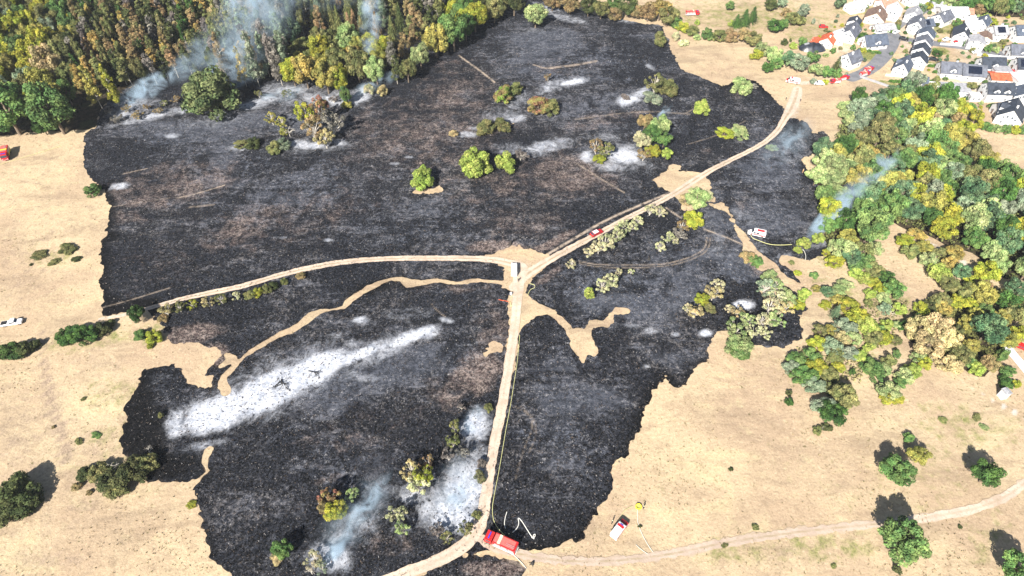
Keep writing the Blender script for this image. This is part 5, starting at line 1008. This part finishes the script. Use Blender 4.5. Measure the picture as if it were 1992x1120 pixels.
def jug(px, py, label):
    p = G(px, py); m = MB(); m.box(-0.35, 0.35, -0.3, 0.3, 0, 0.9, M_WHITE, 0.08); m.cyl((0, 0, 0.97), 0.12, 0.14, M_TYRE, 'z', 10); o = m.done('canister', None, (p.x, p.y, float(H(p.x, p.y)) + 0.1)); props(o, label, 'canister')
jug(994, 573, 'white canister on the burned ground at the edge of the main track')
def panel(px, py):
    p = G(px, py); m = MB(); m.box(-0.06, 0.06, -0.5, 0.5, 0.3, 1.6, M_WHITE, 0.02); m.box(-0.04, 0.04, -0.45, -0.35, 0, 0.3, M_SILV); m.box(-0.04, 0.04, 0.35, 0.45, 0, 0.3, M_SILV)
    o = m.done('open_door_panel', None, (p.x, p.y, float(H(p.x, p.y)) + 0.05)); o.name = 'upright_panel'; props(o, 'small upright white panel just left of the white and red van', 'panel')
panel(1454, 455)
def stump(px, py, label, h=1.2):
    p = G(px, py); rs = np.random.RandomState(int(px)); V = []; Fc = []; tube(V, Fc, (0, 0, 0), (0.1, 0.1, h), 0.5, 0.22, 8, 3)
    for k in range(4): a = rs.rand() * 6.28; tube(V, Fc, (0, 0, 0.1), (math.cos(a) * 0.9, math.sin(a) * 0.9, 0.05), 0.16, 0.05, 5, 2)
    o = link(bpy.data.objects.new('charred_stump', np_mesh('charred_stump', V, Fc, [M_CHAR], True))); o.location = (p.x, p.y, float(H(p.x, p.y))); props(o, label, 'tree stump')
stump(993, 476, 'charred stump at the edge of burn above the track junction', 2.2)
stump(1028, 482, 'low charred stump right of the one above the junction', 0.7)
stump(1262, 505, 'charred stump on the burned ground inside the curved wheel tracks', 1.0)
stump(1036, 1096, 'dark stump beside the field track right of the large engine', 0.6)
# fallen burned branches on the ash
for k, (a, b, s, rz, lab) in enumerate([(548,738,7,0.3,'burned branches lying at the middle of the long white ash streak'),(600,722,6,1.2,'burned branches lying toward the upper end of the long ash streak'),(535,752,6,2.4,'burned branches lying on the widest part of ash streak'),(690,760-60,3.5,0.9,'small burned branch near the narrow part of the ash streak'),(565,762,3.5,4.0,'small burned branch at the lower side of the ash streak'),(1640,762,3,1.0,'thin dead branch on the straw beside the lower thicket')]):
    p = G(a, b); o = link(bpy.data.objects.new('fallen_branch', rnd.choice(PRO['dead'])[0].copy())); o.data.materials[0] = M_CHAR
    o.location = (p.x, p.y, float(H(p.x, p.y)) + 0.25); o.rotation_euler = (R(82), 0, rz); o.scale = (s, s * 0.35, s); props(o, lab, 'branch')

# hut
def hut():
    p = G(1948, 772); e = empty('hut', (p.x, p.y, float(H(p.x, p.y))), R(12)); props(e, 'tall narrow white hut standing at the meadow edge near the concrete lane', 'hut')
    m = MB(); m.box(-0.9, 0.9, -0.9, 0.9, 0, 2.9, M_WALL); m.done('wall', e)
    m = MB(); m.prism([(-1.05, 2.9), (1.05, 2.9), (1.05, 3.0), (0, 3.35), (-1.05, 3.0)], -1.05, 1.05, roof_mat('light')); m.done('roof', e)
    m = MB(); m.box(-0.4, 0.4, -0.93, -0.9, 0.05, 2.0, M_CREAM); m.done('door', e)
hut()

# ------------------------------------------------------------------ houses
def mk_window():
    m = MB(); m.box(-0.55, 0.55, -0.05, 0.05, -0.65, 0.65, M_FRAME); m.box(-0.47, 0.47, -0.07, 0.07, -0.57, 0.57, M_GLASS); m.box(-0.025, 0.025, -0.075, 0.075, -0.57, 0.57, M_FRAME)
    o = m.done('window'); me = o.data; bpy.data.objects.remove(o); return me
WIN = mk_window()
def win(parent, x, y, z, rz, s=1.0):
    o = bpy.data.objects.new('window', WIN); link(o, parent); o.location = (x, y, z); o.rotation_euler = (0, 0, rz); o.scale = (s, 1, s)
def house(px, py, w_, l_, ang, hw, roof, label, pitch=38, wall=None, dormer=0, solar=0, chim=True, sky=0, flat=False, name='house', cat='house', garage=False):
    p = G(px, py - 3); e = empty(name, (p.x, p.y, float(H(p.x, p.y))), R(ang)); props(e, label, cat, None); w_ *= 0.78; l_ *= 0.74; hw *= 0.66
    wm = wall or M_WALL; rm = roof_mat(roof); hl, hwid = l_ / 2, w_ / 2; rise = hwid * math.tan(R(pitch))
    if flat:
        m = MB(); m.box(-hl, hl, -hwid, hwid, -1, hw, wm); wl = m.done('wall', e)
        m = MB(); m.box(-hl - 0.15, hl + 0.15, -hwid - 0.15, hwid + 0.15, hw, hw + 0.3, rm); rf = m.done('roof', e)
    else:
        m = MB(); m.prism([(-hwid, -1), (hwid, -1), (hwid, hw), (0, hw + rise), (-hwid, hw)], -hl, hl, wm, axis='x'); wl = m.done('wall', e)
        ov = 0.45; th = 0.22; m = MB(); dx = ov; dz = ov * math.tan(R(pitch))
        for s in (-1, 1):
            m.prism([(0, hw + rise + 0.03), (s * (hwid + dx), hw - dz + 0.03), (s * (hwid + dx), hw - dz + 0.03 + th), (0, hw + rise + 0.03 + th)], -hl - 0.4, hl + 0.4, rm, axis='x')
        rf = m.done('roof', e)
        m = MB(); m.box(-hl - 0.42, hl + 0.42, -0.12, 0.12, hw + rise + th - 0.02, hw + rise + th + 0.12, rm); m.done('ridge_cap', rf)
        if chim:
            cx = hl * 0.35; m = MB(); m.box(cx - 0.35, cx + 0.35, 0.35, 1.0, hw + rise - 1.2, hw + rise + 0.95, M_FRAME); m.box(cx - 0.42, cx + 0.42, 0.28, 1.07, hw + rise + 0.95, hw + rise + 1.05, roof_mat('dark')); m.done('chimney', rf)
        def on(s, y, up=0.0): return hw + rise + 0.03 + th - abs(y) * math.tan(R(pitch)) + up
        for k in range(dormer):
            x = (k - (dormer - 1) / 2) * l_ / max(dormer, 1.2) * 0.8
            for s in (-1,):
                m = MB(); y0 = s * hwid * 0.98; zt = hw + rise * 0.72; a = [( -1.3, hw - 0.6), (1.3, hw - 0.6), (1.3, zt - 0.9), (0, zt), (-1.3, zt - 0.9)]
                m.prism([(x + q[0], q[1]) for q in a], min(y0, 0), max(y0, 0), wm); m.done('dormer', rf)
                m = MB()
                for t in (-1, 1): m.prism([(x, zt + 0.02), (x + t * 1.6, zt - 1.08), (x + t * 1.6, zt - 0.95), (x, zt + 0.17)], min(y0 + s * 0.25, 0), max(y0 + s * 0.25, 0), rm)
                m.done('dormer_roof', rf)
                win(e, x, y0 - 0.03, zt - 1.6, 0, 1.0)
        if solar:
            y1, y2 = -hwid * 0.18, -hwid * 0.88; x2 = hl * solar; m = MB(); o1 = 0.05
            m.prism([(y1, on(-1, y1, o1)), (y2, on(-1, y2, o1)), (y2, on(-1, y2, o1 + 0.08)), (y1, on(-1, y1, o1 + 0.08))], -x2, x2, M_SOLAR, axis='x'); m.done('solar_panel', rf)
        for k in range(sky):
            x = (k - (sky - 1) / 2) * 2.4; y1, y2 = -hwid * 0.5, -hwid * 0.72; m = MB(); m.prism([(y1, on(-1, y1, 0.04)), (y2, on(-1, y2, 0.04)), (y2, on(-1, y2, 0.12)), (y1, on(-1, y1, 0.12))], x - 0.45, x + 0.45, M_FRAME, axis='x'); m.done('skylight', rf)
    if garage: m = MB(); m.box(-1.3, 1.3, -hwid - 0.04, -hwid, 0, 2.2, M_FRAME); m.done('garage_door', wl)
    zz = 1.35
    while zz < hw - 0.4 + (0.3 if flat else 0.6):
        n = max(2, int(l_ / 3.6))
        for k in range(n):
            x = -hl + l_ * (k + 0.5) / n; win(e, x, -hwid - 0.02, zz, 0, 0.75); 
            if k % 2 == 0: win(e, x, hwid + 0.02, zz, 0)
        for y in (-hwid * 0.45, hwid * 0.45):
            for s in (-1, 1): win(e, s * (hl + 0.02), y, zz, R(90), 0.7)
        zz += 2.3
    if not flat and rise > 2.5:
        for s in (-1, 1): win(e, s * (hl + 0.02), -0.9, hw + 0.6, R(90), 0.8); win(e, s * (hl + 0.02), 0.9, hw + 0.6, R(90), 0.8)
    m = MB(); m.box(-hl - 0.06, -hl, 0.4 - hwid * 0.0, 1.4, 0, 2.1, roof_mat('brown')); m.done('door', wl)
    TPOS.append((p.x, p.y, max(w_, l_) / 2))
    return e
house(1650,130,9,10,212,5.6,'grey','lone white house with grey roof beside the fire engines on the lane', 42)
house(1781,131,9.5,7.2,238,5.6,'dark','lowest of the four staggered white gables, with black roof edge',34,chim=False)
house(1786,114,9.5,7.2,238,5.6,'dark','second lowest of the four staggered white gables',34,chim=False)
house(1791,98,9.5,7.2,238,5.6,'grey','third of the four staggered white gables counting upward',34,chim=False)
house(1796,82,9.5,7.2,238,5.6,'slate','topmost of the four staggered white gables',34,chim=False)
house(1695,92,10,15,12,3.6,'slate','white house with wide slate roof and white front dormer above the green lawn',40,dormer=1,sky=1)
house(1752,142,8.5,12,235,4.2,'slate','white house with steep slate roof at the lower end of the village road',44,dormer=1)
house(1650,78,9,14,235,5.5,'grey','white house with grey roof behind the orange-roofed house',40)
house(1656,60,7,7,235,6.5,'dark','narrow white house with black roof at the head of left group',30)
house(1607,90,8,9,238,4.0,'orange','white house with bright orange roof beside the black sheeting',36)
house(1586,88,5,7,238,2.2,'orange','low orange-roofed shed left of the orange-roofed house',20,chim=False,name='shed',cat='shed')
house(1628,84,8,9,238,4.6,'white','white house with pale roof just right of the orange-roofed house',36)
house(1660,24,8,12,200,4.6,'white','white house with pale roof near the top, left of the beige gable',30)
house(1678,10,8,10,200,4.6,'white','white house at the very top behind its pale-roofed neighbour',30)
house(1700,44,12,13,240,4.6,'brown','broad beige gabled house at the left of the upper village',34,wall=M_CREAM)
house(1733,36,9,12,240,5.0,'white','bright white gabled house right of the broad beige one',38)
house(1722,18,10,12,200,4.0,'terra','white house with faded red roof near the top of the village',30)
house(1715,62,8,14,12,2.8,'light','low white house with light grey roof above the slate-roofed one',24,chim=False)
house(1772,42,9,11,238,5.0,'light','white gabled house high in the village left of the dark green tree',38)
house(1778,62,9,12,238,5.6,'grey','tall white gabled house with grey roof above the staggered gables',38)
house(1795,58,8,9,12,4.0,'slate','house with dark slate roof and solar panels right of the tall white gable',32,solar=0.3)
house(1776,6,12,18,10,5.0,'white','wide white building at the top edge of the village',18,chim=False)
house(1828,48,9,12,215,5.0,'grey','pale house with grey hipped-looking roof in the upper village middle',36,wall=M_WALL,sky=2)
house(1848,34,10,18,0,4.5,'white','long white house with pale roof in front of the top trees',22,chim=False)
house(1872,32,8,10,-8,3.2,'terra','low house with faded terracotta roof near the top trees',24)
house(1825,20,8,12,0,3.2,'light','light-roofed house hidden among the top trees',26)
house(1864,80,9,12,245,5.2,'dark','white gable with black roof edge behind the red car',40)
house(1886,60,8,10,245,5.0,'white','white house with pale roof behind the black-edged gable',38)
house(1905,58,8,9,225,5.4,'slate','white house with dark slate roof left of the solar roof',38)
house(1893,94,9,9,246,5.4,'light','pale cube-like house with light grey roof beside the ochre meadow',20,chim=False)
house(1912,84,6,8,246,4.6,'brown','narrow pinkish house right of the light grey roof',24,wall=M_CREAM,chim=False)
house(1933,78,9.5,8.5,4,6.2,'light','tall white house with big black solar array on its roof',34,solar=0.62)
house(1978,78,10,11,4,6.0,'slate','tall white house with slate roof and two skylights at the right edge',36,sky=2)
house(1978,112,10,14,-4,4.2,'grey','white house with grey roof and dormer on the right side below the street',36,dormer=1)
house(1922,138,10,13.5,-3,4.4,'dark','white house with broad black roof and arched dormer above the orange roof',38,dormer=1,sky=1)
house(1990,140,10,14,-3,4.6,'dark','white house with black solar-covered roof cut by right edge',38,solar=0.85)
house(1843,147,10.5,13,-9,4.2,'grey','left half of the long grey-roofed terrace, with white dormer',36,dormer=1)
house(1885,152,10.5,13,-9,4.2,'grey','right half of the long grey-roofed terrace, with solar panels',36,solar=0.6,dormer=0,sky=2)
house(1938,160,9,11,-6,3.6,'orange','house with orange-red lean roof between grey and black roofs',16,chim=False)
house(1942,150,6,10,-6,5.0,'light','flat light grey block with dark skylight behind the orange roof',flat=True)
house(1985,165,10,12,0,4.6,'white','white house with pale flat roof at the right edge',flat=True)
house(1778,172,8.5,11,-6,3.8,'slate','white house with slate roof and central gable below the village lane',36,dormer=1)
house(1855,182,10,15,-6,3.4,'light','large low building with light grey roof below the long terrace',flat=True,name='garage_block',cat='garage')
house(1808,174,6,7,-6,2.5,'white','flat white garage beside the green hedge',flat=True,name='garage_block',cat='garage')
house(1832,200,9,11,238,4.4,'grey','white gabled house with long grey roof at the edge of the wood',38)
house(1893,196,5,6,-5,3.2,'white','small white cube house between wood and villa',flat=True)
house(1932,192,10,14.5,-4,6.0,'dark','white villa with black roof, two dormers and a row of windows',36,dormer=2)
house(1986,200,10,12,240,5.6,'slate','white house with slate roof right of the villa',36)
house(1958,236,12,15,236,5.4,'dark','big white corner house with steep black roof above the straw clearing',40,dormer=1)
house(1945,226,8,9,-4,4.5,'dark','black-roofed wing adjoining the big corner house',38,sky=1)
def sheeting():
    p = G(1580, 95); e = empty('covered_heap', (p.x, p.y, float(H(p.x, p.y)))); e.rotation_euler = (0, 0, R(-6)); props(e, 'long heap under glossy black sheeting beside the orange-roofed house', 'tarpaulin')
    V = []; Fc = []; nu, nv = 28, 10
    for iu in range(nu + 1):
        for iv in range(nv + 1):
            u = iu / nu * 2 - 1; v = iv / nv * 2 - 1; h = 3.0 * max(0, 1 - abs(u) ** 3.2) * max(0, 1 - abs(v) ** 2.4) + 0.25 * math.sin(u * 17 + v * 4) * (1 - abs(v)) * (1 - abs(u))
            V.append((u * 6.4, v * 3.8 * math.sqrt(max(0.05, 1 - u * u * 0.8)), max(0, h)))
    for iu in range(nu):
        for iv in range(nv): a = iu * (nv + 1) + iv; Fc.append([a, a + nv + 1, a + nv + 2, a + 1])
    link(bpy.data.objects.new('sheet', np_mesh('sheet', V, Fc, [M_TARP], True)), e)
    m = MB(); m.prism([(-4.4, 2.2), (-2.4, 2.95), (-2.4, 3.0), (-4.4, 2.3)], -1.0, 0.6, M_SILV); m.done('pale_cover', e)
sheeting()
def wall_line(pts, h, t, mat, label, name='garden_wall', cat='wall'):
    P = [G(*p) for p in pts]; V = []; Fc = []
    for i, p in enumerate(P):
        d = (P[min(i + 1, len(P) - 1)] - P[max(i - 1, 0)]); s = Vector((-d.y, d.x, 0)).normalized() * t / 2; z = float(H(p.x, p.y))
        V += [(p.x - s.x, p.y - s.y, z - 0.3), (p.x + s.x, p.y + s.y, z - 0.3), (p.x + s.x, p.y + s.y, z + h), (p.x - s.x, p.y - s.y, z + h)]
        if i:
            b = (i - 1) * 4
            for k in range(4): Fc.append([b + k, b + (k + 1) % 4, b + 4 + (k + 1) % 4, b + 4 + k])
    Fc += [[0, 1, 2, 3], [len(V) - 1, len(V) - 2, len(V) - 3, len(V) - 4]]
    o = link(bpy.data.objects.new(name, np_mesh(name, V, Fc, [mat]))); props(o, label, cat)
wall_line([(1672,150),(1695,158),(1730,170)], 1.0, 0.3, simple('grey_block', (0.3, 0.3, 0.32), 0.9), 'low grey wall running from the village road down to the wood')
wall_line([(1722,147),(1760,150),(1800,153)], 0.9, 0.25, M_CONC, 'pale garden wall below the steep slate-roofed house')
wall_line([(1828,87),(1852,88),(1870,90)], 1.0, 0.25, M_CONC, 'pale wall along the top of the ochre meadow')
wall_line([(1900,107),(1945,112),(1992,118)], 1.0, 0.25, M_CONC, 'pale wall between the street and the black-roofed houses')
wall_line([(1765,124),(1800,127),(1822,128)], 1.0, 0.25, M_CREAM, 'cream wall in front of the lowest white gable')
for k, (a, b, n_, dx, dy, lab) in enumerate([(1733,160,4,6,0.5,'rounded green hedge left of the slate house with central gable'),(1801,160,5,5,0.8,'clipped green hedge right of the slate house with central gable'),(1808,130,3,6,0,'green hedge below the lowest white gable'),(1672,98,5,9,1.6,'green hedge along the lawn below the slate-roofed house'),(1818,142,3,6,0.5,'short hedge left of the long terrace'),(1700,62,5,8,0.4,'bright green hedge behind the slate-roofed house')]):
    p0 = G(a, b); e = empty('hedge', p0); e.scale = (1, 1, 1); props(e, lab, 'hedge')
    for i_ in range(n_):
        q = G(a + dx * i_, b + dy * i_); c = bpy.data.objects.new('foliage_clump', PRO['bush'][i_ % 4][1]); link(c, e)
        c.location = (q.x - p0.x, q.y - p0.y, q.z - p0.z); c.scale = (3.0, 2.2, 1.8); c.color = (0.09, 0.2, 0.045, 1); c['tone_b'] = (0.14, 0.27, 0.05)

# ------------------------------------------------------------------ small growth: tufts nobody could count
def tufts(name, n, inside, size, mats, seed, dens=None):
    rs = np.random.RandomState(seed); pts = []
    U = rs.uniform(-20, 2010, n * 3); Vv = rs.uniform(0, 1140, n * 3)
    dx = (U - 996) / FPX; v = (Vv - 560) / FPX; dz = -sp_ - v * cp_; dy = cp_ - v * sp_; t = -CAM_H / dz; X = dx * t; Y = dy * t
    d = burn_sdf(X, Y, False); ok = (d < -1.0) if not inside else (d > 0.5)
    if dens is not None: ok &= rs.rand(len(X)) < dens(X, Y)
    X, Y = X[ok][:n], Y[ok][:n]; m = len(X); k = 4
    X = np.repeat(X, k) + rs.normal(size=m * k) * size * 0.35; Y = np.repeat(Y, k) + rs.normal(size=m * k) * size * 0.35
    Z = H(X, Y) + 0.06; s = np.repeat(size * (0.4 + 0.8 * rs.rand(m)), k) * (0.7 + 0.5 * rs.rand(m * k)); a = rs.rand(m * k) * 6.28; c = np.cos(a) * s * 0.35; e = np.sin(a) * s * 0.35
    tip = rs.normal(size=(m * k, 2)) * 0.3 * s[:, None]
    V = np.stack([np.stack([X - c, Y - e, Z], 1), np.stack([X + c, Y + e, Z], 1), np.stack([X + tip[:, 0], Y + tip[:, 1], Z + s * 0.9], 1)], 1).reshape(-1, 3)
    me = np_mesh(name, V, np.arange(m * k * 3).reshape(-1, 3), mats, False, None, None, rs.randint(0, len(mats), m * k))
    o = link(bpy.data.objects.new(name, me)); props(o, 'low dry weeds scattered over the straw-coloured fields' if not inside else 'tiny burned stalks scattered over the blackened slope', 'weeds' if not inside else 'stubble', None, 'stuff')
wm_ = [simple('weed_olive', (0.16, 0.15, 0.06), 0.9), simple('weed_straw', (0.45, 0.36, 0.2), 0.9), simple('weed_brown', (0.25, 0.18, 0.1), 0.9)]
tufts('dry_weeds', 9000, False, 0.30, wm_, 3, lambda X, Y: np.clip(0.25 + fbm(X * 0.06, Y * 0.06, 4, 3) * 1.6 + blobs(GREEN, X, Y) * 0.8, 0.03, 1))
sm_ = [simple('stalk_grey', (0.25, 0.24, 0.24), 0.9), simple('stalk_black', (0.012, 0.012, 0.014), 0.9), simple('stalk_black_b', (0.02, 0.02, 0.022), 0.9), simple('stalk_brown', (0.12, 0.09, 0.07), 0.9)]
tufts('charred_stubble', 22000, True, 0.34, sm_, 4)

# ------------------------------------------------------------------ smoke
def smoke(pa, pb, half_w, half_h, dens, label, h0=0.0, h1=0.0, scale=1.0, thr=0.45, col=(0.66, 0.84, 1.0)):
    """a drift of smoke between two ground points; h0,h1 = heights of its ends"""
    a = G(*pa); b = G(*pb); a.z += h0; b.z += h1; c = (a + b) / 2; d = b - a; L = d.length / 2 + half_w * 0.6
    bm = bmesh.new(); bmesh.ops.create_icosphere(bm, subdivisions=3, radius=1.0); me = bpy.data.meshes.new('smoke'); bm.to_mesh(me); bm.free()
    o = link(bpy.data.objects.new('smoke_drift', me)); o.location = c; o.rotation_euler = d.to_track_quat('X', 'Z').to_euler(); o.scale = (L, half_w, half_h)
    m = bpy.data.materials.new('smoke'); m.use_nodes = True; t = m.node_tree; t.nodes.clear()
    out = t.nodes.new('ShaderNodeOutputMaterial'); pv = t.nodes.new('ShaderNodeVolumePrincipled'); t.links.new(pv.outputs[0], out.inputs['Volume'])
    pv.inputs['Color'].default_value = (*col, 1); pv.inputs['Anisotropy'].default_value = -0.1
    tc = t.nodes.new('ShaderNodeTexCoord'); ln = t.nodes.new('ShaderNodeVectorMath'); ln.operation = 'LENGTH'; t.links.new(tc.outputs['Object'], ln.inputs[0])
    geo = t.nodes.new('ShaderNodeNewGeometry'); nz = t.nodes.new('ShaderNodeTexNoise'); nz.inputs['Scale'].default_value = 0.16 / scale; nz.inputs['Detail'].default_value = 5; nz.inputs['Roughness'].default_value = 0.62; nz.inputs['Distortion'].default_value = 0.9
    t.links.new(geo.outputs['Position'], nz.inputs['Vector'])
    def mr(s, a0, a1, b0, b1):
        n = t.nodes.new('ShaderNodeMapRange'); n.interpolation_type = 'SMOOTHSTEP'; t.links.new(s, n.inputs[0])
        for q, v in zip((1, 2, 3, 4), (a0, a1, b0, b1)): n.inputs[q].default_value = v
        return n.outputs[0]
    f = mr(ln.outputs['Value'], 0.25, 0.98, 1, 0); g = mr(nz.outputs['Fac'], thr, thr + 0.25, 0, 1)
    mu = t.nodes.new('ShaderNodeMath'); mu.operation = 'MULTIPLY'; t.links.new(f, mu.inputs[0]); t.links.new(g, mu.inputs[1])
    m2 = t.nodes.new('ShaderNodeMath'); m2.operation = 'MULTIPLY'; t.links.new(mu.outputs[0], m2.inputs[0]); m2.inputs[1].default_value = dens; t.links.new(m2.outputs[0], pv.inputs['Density'])
    me.materials.append(m); props(o, label, 'smoke', None, 'stuff')
    return o
smoke((235,215),(350,165),7,4.5,0.660,'blue-white smoke drift along the wood edge left of the big round tree',2,7)
smoke((430,185),(520,150),9,15,0.225,'blue smoke curtain hanging between the tall pine trunks',8,14)
smoke((470,110),(560,60),12,12,0.300,'pale smoke rising through the upper wood',20,30)
smoke((505,50),(600,20),14,8,0.420,'large pale blue smoke cloud over the upper wood',26,34)
smoke((345,30),(390,20),7,5,0.300,'small pale smoke wisp over the pines near the top',24,28)
smoke((720,150),(740,30),6,10,0.210,'narrow blue smoke column right of the two spruces',8,20)
smoke((690,190),(780,155),6,3,0.360,'thin blue smoke at the front of the golden trees',1.5,5)
smoke((1572,466),(1640,412),3.8,3.0,1.9,'dense pale blue smoke plume at the edge of the right-hand wood',2.0,8,0.5,0.37)
smoke((1590,455),(1668,392),5.0,3.5,0.16,'thinner smoke around the pale plume at the edge of the right-hand wood',5,14,0.7,0.37)
smoke((1660,400),(1715,350),5,4,0.300,'faint end of the pale smoke plume drifting over the right-hand wood',9,14)
smoke((1275,255),(1300,225),3,2.5,0.480,'small white smoke puff above the trees in the burned slope',3,6)
smoke((1490,330),(1560,265),9,4,0.150,'thin blue smoke veil over the burned ground near the right-hand wood',3,7)
smoke((630,1092),(765,935),3.2,2.2,0.600,'thin blue smoke streak rising across the bottom of the burned slope',0.8,5,0.7,0.42)
smoke((640,1095),(668,1062),2.2,1.8,1.200,'dense blue-white smoke at the foot of bottom smoke streak',0.6,2,0.5,0.4)
smoke((870,1000),(915,940),5,2.4,0.216,'white smoke over the ash beside the lower track',0.8,2.5,0.6,0.42)
smoke((905,850),(935,800),3.2,2.0,0.240,'blue-white smoke patch beside the track above the lower ash',0.8,2.5,0.6,0.42)
smoke((420,170),(600,60),24,12,0.045,'broad thin blue smoke veil spreading over the middle of the upper wood',10,26,1.6,0.40)
smoke((600,60),(790,40),20,10,0.035,'broad thin blue smoke veil over the spruces of the upper wood',18,24,1.6,0.40)
smoke((860,1010),(920,900),9,3.5,0.036,'broad thin smoke haze over the lower ash beside the track',1.5,4,0.9,0.40)
smoke((620,1090),(760,950),8,4,0.05,'broad thin smoke haze around the bottom smoke streak',1.5,6,0.9,0.40)
smoke((340,170),(430,120),9,6,0.12,'blue smoke behind the big round wood-edge tree',4,12,1.0,0.40)
smoke((500,200),(600,190),6,3,0.180,'faint smoke along the wood front right of the big round tree',1,4)

# ------------------------------------------------------------------ thin air haze
def haze():
    bm = bmesh.new(); bmesh.ops.create_cube(bm, size=1.0); me = bpy.data.meshes.new('haze'); bm.to_mesh(me); bm.free()
    o = link(bpy.data.objects.new('haze', me)); o.scale = (11000, 11000, 172); o.location = (0, 300, 82)
    m = bpy.data.materials.new('haze'); m.use_nodes = True; t = m.node_tree; t.nodes.clear(); out = t.nodes.new('ShaderNodeOutputMaterial')
    pv = t.nodes.new('ShaderNodeVolumePrincipled'); pv.inputs['Color'].default_value = (0.8, 0.88, 1.0, 1); pv.inputs['Density'].default_value = 0.00007; pv.inputs['Anisotropy'].default_value = 0.0
    t.links.new(pv.outputs[0], out.inputs['Volume']); me.materials.append(m); props(o, 'thin summer haze in the air over the slope', 'haze', None, 'stuff')
HAZE = True
if HAZE: haze()
